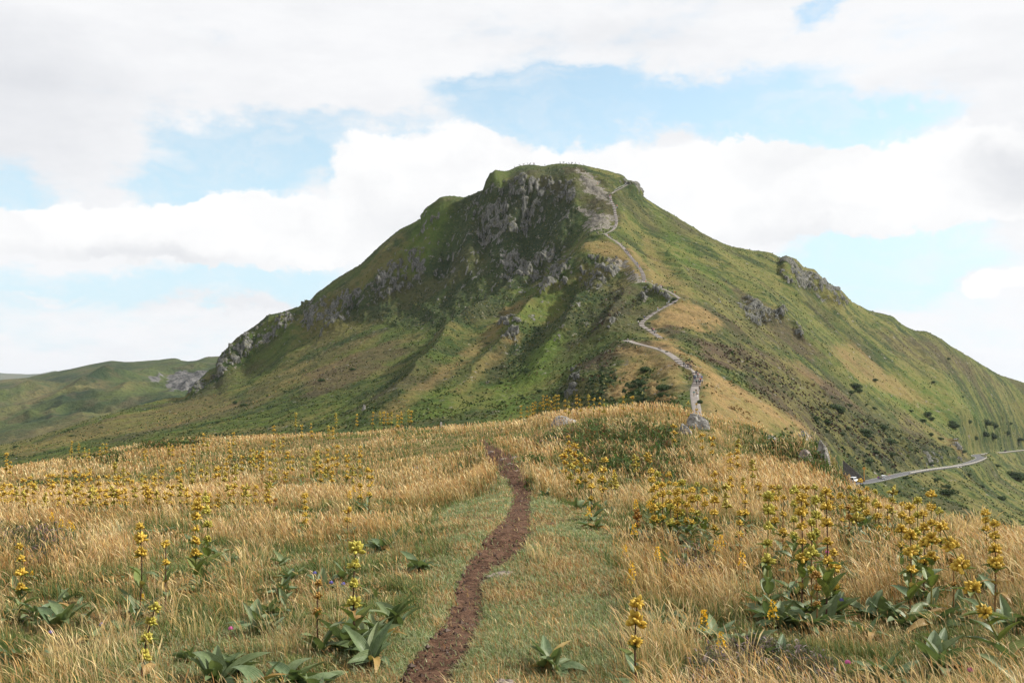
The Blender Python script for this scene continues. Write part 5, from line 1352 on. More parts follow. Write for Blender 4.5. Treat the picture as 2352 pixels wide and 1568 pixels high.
# ---------------------------------------------------------------- hiking path up the ridge
def mz(x, y): return float(FM.z(x, y))
GRAVEL = flat_mat('gravel', (.235, .21, .19), .95, .1, (1.2, .72))
TIMBER = flat_mat('timber', (.13, .10, .085), .9, .1, (3, .6))
PALEWOOD = flat_mat('pale_wood', (.50, .46, .40), .8, .2, (3, .7))
Vp = []; Fp = []; o = 0
for nm, a in PW.items():
    if nm == 'summit': continue
    T = np.gradient(a[:, :2], axis=0); T /= np.linalg.norm(T, axis=1)[:, None] + 1e-9; N = np.stack([-T[:, 1], T[:, 0]], 1)
    k = 9; u = np.linspace(-.5, .5, k)
    wob = 1 + .12 * fbm(np.arange(len(a)) / 3.0, np.zeros(len(a)), seed=808)
    px = a[:, None, 0] + N[:, None, 0] * u * (a[:, 3] * wob * .60)[:, None]; py = a[:, None, 1] + N[:, None, 1] * u * (a[:, 3] * wob * .60)[:, None]
    pz = FM.z(px, py) + .16 - 1.2 * np.maximum(np.abs(u) - .4, 0)[None, :]
    Vp.append(rs(px, py, pz)); Fp.append(grid_faces(len(a), k) + o); o += px.size
hp = np_mesh('hiking_path', np.concatenate(Vp), np.concatenate(Fp), GRAVEL)
tag(hp, kind='structure')
def box_mesh(name, sx, sy, sz, mat, bev=0.0):
    bm = bmesh.new(); bmesh.ops.create_cube(bm, size=1)
    bmesh.ops.scale(bm, vec=(sx, sy, sz), verts=bm.verts)
    if bev: bmesh.ops.bevel(bm, geom=list(bm.edges), offset=bev, segments=2, affect='EDGES')
    me = bpy.data.meshes.new(name); bm.to_mesh(me); bm.free(); me.materials.append(mat); return me
STEP = box_mesh('timber_step', 1, .24, .26, TIMBER, .03)
def steps(nm, q0, q1, gap):
    a = PW[nm]; seg = np.r_[0, np.cumsum(np.hypot(*(np.diff(a[:, :2], axis=0).T)))]
    for q in np.arange(seg[-1] * q0, seg[-1] * q1, gap):
        x, y, w = [float(np.interp(q, seg, a[:, k])) for k in (0, 1, 3)]
        x2, y2 = [float(np.interp(q + 1, seg, a[:, k])) for k in (0, 1)]
        o_ = bpy.data.objects.new('timber_step', STEP); COL.objects.link(o_); o_.parent = hp
        o_.location = (x, y, mz(x, y) + .22); o_.rotation_euler = (0, 0, math.atan2(y2 - y, x2 - x) + math.pi / 2); o_.scale = (w * .58, 1, 1)
steps('lower', .33, .70, 4.2); steps('upper', .02, .98, 4.6); steps('stairs', .05, .72, 2.9); steps('top', .3, .7, 3.2)

# ---------------------------------------------------------------- road with its rail
ASPH = flat_mat('asphalt', (.10, .10, .105), .9, .2, (.8, .8)); LINEM = flat_mat('road_paint', (.65, .65, .62), .7, .2)
CONC = flat_mat('concrete', (.38, .36, .33), .9, .1, (1.5, .7)); STONEW = flat_mat('dark_wall_stone', (.055, .05, .045), .9, .1, (1.4, .5))
RA = np.array(ROAD); seg = np.r_[0, np.cumsum(np.hypot(*(np.diff(RA[:, :2], axis=0).T)))]
q = np.arange(0, seg[-1], 2.0); RP_ = np.stack([np.interp(q, seg, RA[:, k]) for k in range(3)], 1)
for _ in range(8): RP_[1:-1] = (RP_[:-2] + 2 * RP_[1:-1] + RP_[2:]) / 4
T = np.gradient(RP_[:, :2], axis=0); T /= np.linalg.norm(T, axis=1)[:, None]; RN = np.stack([T[:, 1], -T[:, 0]], 1)     # right hand side
def ribbon(name, offs, dz, mat, i0=0, i1=None, **kw):
    c = RP_[i0:i1]; n = RN[i0:i1]; offs = np.array(offs)
    px = c[:, None, 0] + n[:, None, 0] * offs; py = c[:, None, 1] + n[:, None, 1] * offs
    pz = np.broadcast_to(c[:, None, 2], px.shape) + dz + np.zeros_like(px)
    pz = pz - .8 * (np.abs(offs) > 3.4)[None, :]
    return np_mesh(name, rs(px, py, pz), grid_faces(*px.shape), mat, **kw)
rd = ribbon('road', [-3.6, -2.5, -1.3, 0, 1.3, 2.5, 3.6], .06, ASPH); tag(rd, kind='structure')
for k, of in enumerate((-2.65, 2.65)):
    l_ = ribbon('edge_line', [of - .07, of + .07], .066, LINEM, parent=rd)
def road_at(d): return int(np.argmin(np.abs(RP_[:, 1] - d)))
def near_right(i): return RP_[i, :2] + RN[i] * 3.3
# which side faces down the valley (towards the camera's right)
gr = empty('guard_rail', tuple(RP_[road_at(405)]))
tag(gr, 'long low rail on short posts along the valley side of the mountain road', 'guard rail')
gl = Vector(gr.location); POST = box_mesh('post', .22, .22, 1.0, PALEWOOD, .02)
i0 = road_at(425); idx = list(range(i0, len(RP_) - 4, 3))[:96]
pts = []
for i in idx:
    c = RP_[i, :2] + RN[i] * 3.15; z = RP_[i, 2]
    o_ = bpy.data.objects.new('post', POST); COL.objects.link(o_); o_.parent = gr; o_.location = Vector((c[0], c[1], z + .5)) - gl
    pts.append((c[0] - gl.x, c[1] - gl.y, z - gl.z))
rv = []; rf = []
for i, p_ in enumerate(pts):
    rv += [(p_[0], p_[1], p_[2] + .62), (p_[0] + .12, p_[1] - .1, p_[2] + .62), (p_[0] + .12, p_[1] - .1, p_[2] + .92), (p_[0], p_[1], p_[2] + .92)]
    if i:
        b = (i - 1) * 4
        for j in range(4): rf.append((b + j, b + (j + 1) % 4, b + 4 + (j + 1) % 4, b + 4 + j))
me = bpy.data.meshes.new('rail'); me.from_pydata(rv, [], rf); me.materials.append(PALEWOOD); part('rail', me, gr, Matrix())
# concrete wing under the road, stone wall at its start
def prism(name, pts3, thick, mat, cap=None):
    """wall slab: polygon pts3 (world) extruded away along thick"""
    n = len(pts3); tv = Vector(thick); V = [Vector(p_) for p_ in pts3] + [Vector(p_) + tv for p_ in pts3]
    F_ = [tuple(range(n)), tuple(range(2 * n - 1, n - 1, -1))] + [(i, i + n, (i + 1) % n + n, (i + 1) % n) for i in range(n)]
    me = bpy.data.meshes.new(name); me.from_pydata([tuple(v) for v in V], [], F_); me.materials.append(mat); me.update()
    o_ = bpy.data.objects.new(name, me); COL.objects.link(o_); return o_
i = road_at(500); c = RP_[i]; c2 = RP_[i + 6]; rn = RN[i]
e1 = (c[0] + rn[0] * 3.5, c[1] + rn[1] * 3.5, c[2] + .1); e2 = (c2[0] + rn[0] * 3.5, c2[1] + rn[1] * 3.5, c2[2] + .1)
tag(prism('retaining_wall', [e1, e2, (e2[0], e2[1], e2[2] - 1.6), (e1[0] + 3, e1[1] + 2, e1[2] - 5.0), (e1[0], e1[1], e1[2] - 3.5)], (rn[0] * .7, rn[1] * .7, 0), CONC), 'pale concrete wall propping up the valley side of the road below the rail', 'wall')
P1 = P(1936, 1056, 378); P2 = P(1987, 1101, 384)
wl = prism('retaining_wall', [tuple(P1), tuple(P2), tuple(P2 - Vector((0, 0, 2))), tuple(P1 - Vector((0, 0, 9)))], (.4, 1.2, 0), STONEW)
tag(wl, 'dark stone wall sloping down to the road beside the orange diamond sign', 'wall')

# ---------------------------------------------------------------- signs and marker posts
ORANGE = flat_mat('orange_paint', (.62, .30, .06), .6, .3); SIGNW = flat_mat('sign_white', (.75, .75, .75), .5, .3); SIGNR = flat_mat('sign_red', (.55, .04, .03), .5, .3); SIGNB = flat_mat('sign_blue', (.05, .12, .45), .5, .3); STEEL = flat_mat('galvanised_steel', (.35, .36, .37), .5, .5)
def ngon(name, k, r_, th, mat, rot=0.0):
    bm = bmesh.new(); vs = [bm.verts.new((r_ * math.sin(2 * math.pi * j / k + rot), 0, r_ * math.cos(2 * math.pi * j / k + rot))) for j in range(k)]
    f_ = bm.faces.new(vs); ex_ = bmesh.ops.extrude_face_region(bm, geom=[f_]); bmesh.ops.translate(bm, vec=(0, th, 0), verts=[g for g in ex_['geom'] if isinstance(g, bmesh.types.BMVert)])
    bmesh.ops.recalc_face_normals(bm, faces=bm.faces)
    me = bpy.data.meshes.new(name); bm.to_mesh(me); bm.free(); me.materials.append(mat); return me
def sign(x, yb, d, H, plates, label, pm=STEEL, pw=.05):
    p_ = P(x, yb, d); e = empty('road_sign', p_)
    part('post', tube_mesh('post', [(0, 0, -1), (0, 0, H)], [pw, pw], 8, pm), e, Matrix())
    for nm, k, r_, mat, off, rot in plates: part(nm, ngon(nm, k, r_, .03, mat, rot), e, Matrix.Translation((0, -.06 - off, H)))
    return tag(e, label, 'road sign')
sign(1985, 1098, 379, 3.7, [('panel', 4, .75, ORANGE, 0, 0)], 'orange diamond sign on an orange post at the foot of the dark wall', ORANGE, .12)
sign(2017.5, 1106, 386, 1.75, [('rim', 24, .42, SIGNR, 0, 0), ('disc', 24, .31, SIGNB, .035, 0), ('slash', 4, .09, SIGNR, .06, .6)], 'round blue and red no parking sign in front of the parked white car')
sign(2043, 1098, 402, 1.3, [('rim', 3, .55, SIGNR, 0, 0), ('panel', 3, .36, SIGNW, .035, 0)], 'red edged triangular warning sign just right of the parked white car')
# white marker stone on the meadow skyline
h_ = ground_at(1013, 978); me = box_mesh('marker_post', .07, .07, .18, flat_mat('white_stone', (.45, .43, .40)), .012)
o_ = bpy.data.objects.new('marker_post', me); COL.objects.link(o_); o_.location = (h_.x, h_.y, gz(h_.x, h_.y) + .22); tag(o_, 'small white marker stone on the meadow skyline left of the path', 'marker stone')

# ---------------------------------------------------------------- cars
GLASS = flat_mat('car_glass', (.03, .035, .04), .1, .8); TYRE = flat_mat('tyre', (.02, .02, .02), .8); RIM = flat_mat('rim', (.3, .3, .32), .4, .6); LAMPR = flat_mat('tail_light', (.4, .02, .02), .3, .6); PAINTW = flat_mat('white_paint', (.70, .71, .72), .3, .6); PAINTD = flat_mat('dark_paint', (.05, .045, .05), .25, .6)
def car(kind, paint, loc, rz, label):
    e = empty('parked_car' if paint is PAINTW else 'car', loc, rz)
    if kind == 'van': prof = [(-2.4, .35), (-2.45, 1.0), (-2.38, 1.9), (-2.1, 2.02), (1.0, 2.0), (1.75, 1.25), (2.35, 1.0), (2.45, .4)]; W2 = .92; win = [(-2.1, 1.25), (-2.05, 1.82), (.85, 1.82), (1.5, 1.25)]
    else: prof = [(-2.15, .35), (-2.2, .95), (-1.95, 1.5), (-1.2, 1.62), (.3, 1.6), (1.05, 1.05), (2.0, .88), (2.15, .4)]; W2 = .88; win = [(-1.85, 1.0), (-1.6, 1.46), (.2, 1.5), (.85, 1.02)]
    bm = bmesh.new(); L_ = [bm.verts.new((x, -W2, z)) for x, z in prof]; R_ = [bm.verts.new((x, W2, z)) for x, z in prof]; n = len(prof)
    bm.faces.new(L_); bm.faces.new(R_[::-1])
    for i in range(n): bm.faces.new((L_[i], R_[i], R_[(i + 1) % n], L_[(i + 1) % n]))
    for v in bm.verts:
        if v.co.z > 1.1: v.co.y *= .84
    bmesh.ops.recalc_face_normals(bm, faces=bm.faces); bmesh.ops.bevel(bm, geom=list(bm.edges), offset=.09, segments=2, affect='EDGES')
    me = bpy.data.meshes.new('body'); bm.to_mesh(me); bm.free(); me.materials.append(paint); part('body', me, e, Matrix())
    for s_ in (-1, 1):
        V = [(x, s_ * (W2 * (.93 if z < 1.3 else .86) + .02), z) for x, z in win]
        me = bpy.data.meshes.new('side_window'); me.from_pydata(V, [], [(0, 1, 2, 3)]); me.materials.append(GLASS); part('side_window', me, e, Matrix())
    zt = 1.85 if kind == 'van' else 1.45; xb = -2.46 if kind == 'van' else -2.2
    me = bpy.data.meshes.new('rear_window'); me.from_pydata([(xb - .01, -.62, 1.1), (xb - .01, .62, 1.1), (xb + (.06 if kind == 'van' else .22), .56, zt), (xb + (.06 if kind == 'van' else .22), -.56, zt)], [], [(0, 1, 2, 3)]); me.materials.append(GLASS); part('rear_window', me, e, Matrix())
    me = bpy.data.meshes.new('windscreen'); a_, b_ = ((1.12, 1.92), (1.72, 1.33)) if kind == 'van' else ((.36, 1.58), (1.0, 1.12))
    me.from_pydata([(a_[0] + .05, -.62, a_[1] - .02), (a_[0] + .05, .62, a_[1] - .02), (b_[0] + .05, .7, b_[1]), (b_[0] + .05, -.7, b_[1])], [], [(0, 1, 2, 3)]); me.materials.append(GLASS); part('windscreen', me, e, Matrix())
    for sx in (-1.35, 1.4):
        for sy in (-1, 1):
            w_ = part('wheel', ngon('wheel', 20, .34, .22, TYRE), e, Matrix.Translation((sx, sy * (W2 - .10) - .11, .34)))
            part('rim', ngon('rim', 12, .2, .24, RIM), w_, Matrix.Translation((0, -.01, 0)))
    for sy in (-1, 1): part('tail_light', box_mesh('tail_light', .05, .2, .25, LAMPR, .01), e, Matrix.Translation((xb - .01, sy * .72, .95)))
    return tag(e, label, 'car')
def on_road(d, off):
    i = road_at(d); c = RP_[i]; n = RN[i]; return (c[0] + n[0] * off, c[1] + n[1] * off, c[2] + .07), math.atan2(RP_[i + 1, 1] - RP_[i, 1], RP_[i + 1, 0] - RP_[i, 0])
l_, r_ = on_road(372, -2.2); car('van', PAINTW, tuple(P(1961, 1107, 376)), r_, 'white van parked by the dark wall, half hidden by the dry meadow grass')
l_, r_ = on_road(400, -1.2); car('suv', PAINTW, tuple(P(2028, 1100, 400)), r_ + .5, 'white car parked behind the round blue and red sign')
l_, r_ = on_road(812, -1.0); car('suv', PAINTD, l_, r_, 'dark car driving on the far stretch of the mountain road')

# ---------------------------------------------------------------- people on the paths
def skin_mesh(name, nodes, edges, sub=1, mat=None):
    """nodes: list of (x, y, z, radius); one closed surface grown round the bones"""
    me = bpy.data.meshes.new(name); me.from_pydata([n[:3] for n in nodes], edges, [])
    o = bpy.data.objects.new(name, me); COL.objects.link(o)
    mo = o.modifiers.new('skin', 'SKIN'); mo.use_smooth_shade = True
    for i, n in enumerate(nodes):
        r_ = n[3] if isinstance(n[3], tuple) else (n[3], n[3]); me.skin_vertices[0].data[i].radius = r_
    me.skin_vertices[0].data[0].use_root = True
    s_ = o.modifiers.new('sub', 'SUBSURF'); s_.levels = sub; s_.render_levels = sub
    dg = bpy.context.evaluated_depsgraph_get(); ev = o.evaluated_get(dg)
    out = bpy.data.meshes.new_from_object(ev); out.name = name
    bpy.data.objects.remove(o); bpy.data.meshes.remove(me)
    if mat:
        out.materials.clear(); out.materials.append(mat)
    return out
SKINM = flat_mat('skin', (.42, .25, .17), .6); HAIRS = [flat_mat('brown_hair', (.06, .035, .02)), flat_mat('fair_hair', (.30, .20, .09)), flat_mat('dark_hair', (.02, .015, .012))]
CLO = {n: flat_mat(n + '_cloth', c) for n, c in dict(black=(.018, .018, .02), navy=(.02, .03, .08), teal=(.05, .22, .24), red=(.45, .04, .03), pink=(.60, .22, .32), white=(.70, .70, .68), blue=(.06, .16, .42), grey=(.22, .22, .23), orange=(.60, .20, .04), olive=(.14, .13, .06), lightblue=(.28, .45, .55), beige=(.42, .34, .24)).items()}
def pose_nodes(pose):
    if pose == 'walk':   # forward is +Y
        lf = [(.09, .02, .93, .085), (.10, .20, .50, .058), (.10, .30, .09, .036), (.10, .42, .04, .030)]
        rt = [(-.09, -.02, .93, .085), (-.10, -.06, .50, .058), (-.10, -.34, .13, .036), (-.10, -.24, .05, .030)]
        la = [(.19, .0, 1.42, .050), (.25, -.10, 1.16, .038), (.25, -.02, .92, .028), (.25, .03, .85, .030)]
        ra = [(-.19, .0, 1.42, .050), (-.25, .06, 1.16, .038), (-.23, .24, .98, .028), (-.22, .30, .95, .030)]
        tor = [(0, 0, .96, (.14, .10)), (0, .01, 1.15, (.13, .09)), (0, .02, 1.38, (.16, .10)), (0, .03, 1.50, .050), (0, .04, 1.58, .060), (0, .045, 1.66, .085), (0, .04, 1.74, .055)]
    elif pose == 'stand':
        lf = [(.09, 0, .93, .085), (.10, .02, .50, .058), (.11, -.01, .09, .036), (.12, .12, .04, .030)]
        rt = [(-.09, 0, .93, .085), (-.11, .03, .50, .058), (-.12, .0, .09, .036), (-.13, .13, .04, .030)]
        la = [(.19, 0, 1.42, .050), (.26, -.02, 1.16, .038), (.22, .12, .96, .028), (.20, .17, .92, .030)]
        ra = [(-.19, 0, 1.42, .050), (-.25, -.02, 1.16, .038), (-.26, .03, .90, .028), (-.26, .05, .83, .030)]
        tor = [(0, 0, .96, (.14, .10)), (0, .0, 1.15, (.13, .09)), (0, 0, 1.38, (.16, .10)), (0, .01, 1.50, .050), (0, .02, 1.58, .060), (0, .025, 1.66, .085), (0, .02, 1.74, .055)]
    else:
        lf = [(.09, .02, .16, .085), (.13, .36, .42, .060), (.12, .52, .09, .036), (.12, .64, .04, .030)]
        rt = [(-.09, .02, .16, .085), (-.13, .34, .40, .060), (-.12, .54, .09, .036), (-.12, .66, .04, .030)]
        la = [(.19, .02, .62, .050), (.26, .12, .40, .038), (.16, .32, .42, .028), (.13, .38, .43, .030)]
        ra = [(-.19, .02, .62, .050), (-.26, .10, .38, .038), (-.17, .30, .40, .028), (-.13, .36, .42, .030)]
        tor = [(0, 0, .16, (.14, .10)), (0, -.02, .35, (.13, .09)), (0, .0, .58, (.16, .10)), (0, .02, .70, .050), (0, .04, .78, .060), (0, .045, .86, .085), (0, .04, .94, .055)]
    return tor, lf, rt, la, ra
def body_mesh(pose):
    tor, lf, rt, la, ra = pose_nodes(pose)
    N = list(tor); E = [(i, i + 1) for i in range(len(tor) - 1)]
    for limb, root in ((lf, 0), (rt, 0), (la, 2), (ra, 2)):
        b = len(N); N += limb; E.append((root, b)); E += [(b + i, b + i + 1) for i in range(len(limb) - 1)]
    N = [(n[0], n[1], n[2], tuple(q * .9 for q in n[3]) if isinstance(n[3], tuple) else n[3] * .92) for n in N]
    # nose on the face
    h = tor[5]; N.append((h[0], h[1] + .095, h[2] - .01, .018)); E.append((5, len(N) - 1))
    return skin_mesh('person', N, E, 1, SKINM)
def sub_mesh(pose, what):
    tor, lf, rt, la, ra = pose_nodes(pose); k = 1.18
    g = lambda n, m=k: (n[0], n[1], n[2], tuple(q * m for q in n[3]) if isinstance(n[3], tuple) else n[3] * m)
    if what == 'jacket':
        N = [g(tor[0], 1.08), g(tor[1]), g(tor[2])]; E = [(0, 1), (1, 2)]
        for limb in (la, ra):
            b = len(N); N += [g(q, 1.3) for q in limb[:3]]; E += [(2, b), (b, b + 1), (b + 1, b + 2)]
    elif what == 'trousers':
        N = [g(tor[0], 1.12)]; E = []
        for limb in (lf, rt):
            b = len(N); N += [g(q, 1.25) for q in limb[:3]]; E += [(0, b), (b, b + 1), (b + 1, b + 2)]
    elif what == 'hair':
        h = tor[5]; N = [(h[0], h[1] - .025, h[2] + .03, .088), (h[0], h[1] - .05, h[2] - .05, .070)]; E = [(0, 1)]
    else:
        t = tor[2]; N = [(t[0], t[1] - .19, t[2] - .30, (.13, .09)), (t[0], t[1] - .20, t[2] - .05, (.14, .10)), (t[0], t[1] - .18, t[2] + .05, (.09, .07))]; E = [(0, 1), (1, 2)]
    return skin_mesh(what, N, E, 1, CLO['grey'])
PM = {ps: {w: (body_mesh(ps) if w == 'body' else sub_mesh(ps, w)) for w in ('body', 'jacket', 'trousers', 'hair', 'backpack')} for ps in ('walk', 'stand', 'sit')}
def coloured(name, me, parent, mat):
    o = part(name, me, parent, Matrix())
    o.material_slots[0].link = 'OBJECT'; o.material_slots[0].material = mat; return o
def person(pt, pose, top, legs, pack, rz, sc, label, group):
    M = PM[pose]
    e = bpy.data.objects.new('person', M['body']); COL.objects.link(e); e.location = pt; e.rotation_euler = (0, 0, rz); e.scale = (sc,) * 3
    coloured('jacket', M['jacket'], e, CLO[top]); coloured('trousers', M['trousers'], e, CLO[legs]); coloured('hair', M['hair'], e, HAIRS[int(abs(pt[0] * 7)) % 3])
    if pack: coloured('backpack', M['backpack'], e, CLO[pack])
    return tag(e, label, 'person', group)
def nearest_path(names, x, y):
    """point on one of the paths that appears nearest to the photo point"""
    best = None
    for nm in names:
        a = PW[nm]
        for i in range(len(a) - 1):
            for t in (0, .34, .67):
                p_ = a[i, :3] * (1 - t) + a[i + 1, :3] * t
                s_ = p_[2] / p_[1]; f_ = CP + s_ * SP; u_ = -SP + s_ * CP
                vx = 1176 + F * (p_[0] / p_[1]) / f_; vy = 784 - F * u_ / f_
                d = (vx - x) ** 2 + 2 * (vy - y) ** 2
                if best is None or d < best[0]: best = (d, p_, x - vx)
    d, p_, dx = best; q = p_.copy(); q[0] += max(-1.9, min(1.9, dx / F * q[1])); return (float(q[0]), float(q[1]), mz(q[0], q[1]) + .15)
CO = list(CLO)
def hikers(names, where, group, lst, d=None):
    lst = sorted(lst, key=lambda q: q[0]); n = len(lst)
    for i, it in enumerate(lst):
        x, y, top, legs = it[:4]; pose = it[4] if len(it) > 4 else ('walk' if i % 3 else 'stand'); r = random.Random(int(x * 31 + y))
        pk = r.choice([None, 'navy', 'red', 'grey', 'teal', 'black'])
        if names == 'crest':
            a, s_ = ray(x, 784); c = int(np.argmin(abs(MA - a))); j = int(np.argmax(FM.Z[MD > 600, c] / MD[MD > 600])) + int((MD <= 600).sum()); pt = (MA[c] * MD[j], float(MD[j]), float(FM.Z[j, c]) + .1)
        else: pt = nearest_path(names, x, y)
        up = r.random() < .6; rz = r.uniform(-.6, .6) + (0 if up else math.pi)
        o_ = 'leftmost' if i == 0 else ('rightmost' if i == n - 1 else WORDS[i])
        lb = '%s person%s %s, in a %s top' % (o_, '' if o_ in ('leftmost', 'rightmost') else ' from the left', where, {'lightblue': 'light blue'}.get(top, top))
        person(pt, pose, top, legs, pk, rz, r.uniform(1.0, 1.12) if len(it) < 6 else it[5], lb, group)
hikers(['lower'], 'on the lower path', 'hikers on the lower path', [(1571, 849, 'black', 'black'), (1575, 850, 'navy', 'black', 'stand', .65), (1580, 850, 'black', 'navy'), (1584, 850, 'black', 'beige'), (1587, 859, 'navy', 'black'), (1599, 864, 'navy', 'black'), (1594, 872, 'black', 'navy'), (1597, 873, 'lightblue', 'navy'), (1603, 869, 'black', 'black'),
    (1600, 885, 'teal', 'black'), (1606, 886, 'grey', 'black'), (1609, 882, 'red', 'navy'), (1612, 877, 'blue', 'grey'), (1614, 886, 'white', 'black'), (1607, 902, 'olive', 'black'), (1594, 911, 'teal', 'beige'), (1599, 908, 'olive', 'beige'), (1602, 916, 'black', 'white')])
hikers(['lower'], 'sitting by the lower bend', 'people resting by the lower bend', [(1514, 806, 'grey', 'beige', 'sit'), (1518, 807, 'beige', 'grey', 'sit'), (1442, 781, 'grey', 'grey', 'sit')])
hikers(['upper'], 'on the zigzag', 'hikers on the zigzag', [(1466, 747, 'white', 'black'), (1480, 733, 'blue', 'black'), (1511, 714, 'white', 'lightblue'), (1532, 703, 'white', 'grey'), (1536, 701, 'lightblue', 'beige'), (1497, 758, 'navy', 'black'), (1499, 761, 'red', 'navy'), (1502, 761, 'pink', 'beige'), (1503, 770, 'lightblue', 'black'), (1507, 768, 'white', 'beige')])
hikers(['crag'], 'along the rocky crag', 'hikers along the crag', [(1475, 652, 'black', 'white'), (1483, 653, 'white', 'orange'), (1498, 653, 'white', 'beige'), (1506, 658, 'grey', 'navy'), (1509, 659, 'blue', 'navy'), (1516, 661, 'white', 'grey'), (1519, 662, 'pink', 'white'), (1522, 663, 'grey', 'black'), (1534, 669, 'navy', 'black'), (1544, 674, 'grey', 'navy'), (1550, 677, 'orange', 'beige')])
hikers(['stairs'], 'on the long stairs', 'hikers on the stairs', [(1374, 539, 'beige', 'beige'), (1371, 539, 'grey', 'navy'), (1386, 542, 'navy', 'black'), (1398, 546, 'orange', 'olive'), (1402, 548, 'navy', 'grey'), (1406, 549, 'grey', 'black'), (1417, 554, 'black', 'beige'), (1428, 564, 'grey', 'black'), (1431, 572, 'navy', 'grey'), (1437, 579, 'navy', 'black'), (1440, 581, 'black', 'navy'), (1443, 584, 'grey', 'black'), (1447, 588, 'red', 'grey'), (1450, 592, 'orange', 'white'), (1464, 609, 'blue', 'navy'), (1469, 614, 'grey', 'orange')])
hikers(['top'], 'on the last climb', 'hikers on the last climb', [(1399, 450, 'black', 'navy'), (1401, 454, 'navy', 'red'), (1399, 459, 'white', 'black'), (1403, 463, 'black', 'navy'), (1404, 467, 'navy', 'white'), (1410, 471, 'black', 'beige'), (1417, 475, 'red', 'orange'), (1416, 479, 'blue', 'white'), (1420, 480, 'teal', 'navy'), (1408, 484, 'white', 'black'), (1415, 515, 'navy', 'black'), (1413, 526, 'navy', 'grey')])
hikers(['summit'], 'below the summit', 'people below the summit', [(1345, 400, 'white', 'beige'), (1360, 414, 'orange', 'beige'), (1372, 424, 'white', 'orange'), (1385, 434, 'red', 'navy')])
hikers('crest', 'on the summit skyline', 'people on the summit skyline', [(x, 0, CO[(k * 5) % len(CO)] if k % 3 == 2 else ['black', 'navy', 'grey'][k % 3], 'black', 'stand', sc) for k, (x, sc) in enumerate([(1181, .9), (1192, .9), (1195, .8), (1201, .9), (1204, 1), (1213, 1), (1216, .8), (1219, 1), (1226, 1.15), (1229, 1.1), (1253, .9), (1287, 1.15), (1294, 1), (1297, 1.1), (1304, .8), (1307, 1), (1309, .8), (1314, 1.15), (1316, 1), (1322, .9), (1332, .8), (1341, .7)])])

# handrail near the rocky shoulder of the summit
hr = empty('handrail', tuple(W([(1440, 420)])[0])); tag(hr, 'thin steel handrail beside the steps at the right shoulder of the summit', 'handrail')
hl = Vector(hr.location); pp = [Vector(q_) for q_ in W([(1412, 440), (1422, 434), (1432, 430), (1440, 424), (1441, 414), (1441, 405)])]
for p_ in pp: part('post', tube_mesh('post', [(0, 0, -.5), (0, 0, 1.3)], [.09, .09], 6, STEEL), hr, Matrix.Translation(p_ - hl))
part('rail', tube_mesh('rail', [p_ - hl + Vector((0, 0, 1.3)) for p_ in pp], [.09] * len(pp), 6, STEEL), hr, Matrix())

# ---------------------------------------------------------------- shrubs on the slopes
SHM = grass_material('shrub_leaf', .15, .8)
BARK = flat_mat('shrub_wood', (.06, .045, .035))
def shrub_mesh(seed, n=1500, flat_=.75):
    r = np.random.default_rng(seed)
    cs = [(0, 0, .45, .55)] + [(r.uniform(-.6, .6), r.uniform(-.4, .4), r.uniform(.2, .6), r.uniform(.22, .42)) for _ in range(6)]
    wts = np.array([c[3] ** 2 for c in cs]); wts /= wts.sum(); k = r.choice(len(cs), n, p=wts); C0 = np.array(cs)[k]
    d = r.standard_normal((n, 3)); d /= np.linalg.norm(d, axis=1)[:, None]; rad = C0[:, 3] * r.uniform(.55, 1.08, n) ** .6
    c = C0[:, :3] + d * rad[:, None] * np.array([1, 1, flat_]); c[:, 2] = np.maximum(c[:, 2], .03)
    nrm = d + .6 * r.standard_normal((n, 3)); nrm /= np.linalg.norm(nrm, axis=1)[:, None]
    a = np.cross(nrm, r.standard_normal((n, 3))); a /= np.linalg.norm(a, axis=1)[:, None]; b = np.cross(nrm, a); s_ = r.uniform(.035, .075, n)[:, None]
    V = np.stack([c - a * s_, c - b * s_ * .7, c + a * s_, c + b * s_ * .7], 1).reshape(-1, 3)
    col_ = np.array([(.038, .070, .018), (.055, .092, .022), (.028, .052, .015)])[r.integers(0, 3, n)] * r.uniform(.7, 1.3, (n, 1))
    ob = np_mesh('crown', V, np.arange(4 * n).reshape(-1, 4), SHM, attrs={'tint': np.repeat(col_, 4, 0)}); me = ob.data; bpy.data.objects.remove(ob); return me
SHR = [shrub_mesh(900 + i) for i in range(5)]
def multi_trunk(seed):
    r = random.Random(seed); bm = bmesh.new()
    me = tube_mesh('trunk', [(0, 0, -.2), (.03, 0, .15), (-.02, .05, .35), (.1, .05, .55)], [.05, .04, .03, .015], 5, BARK); return me
TRK = multi_trunk(1)
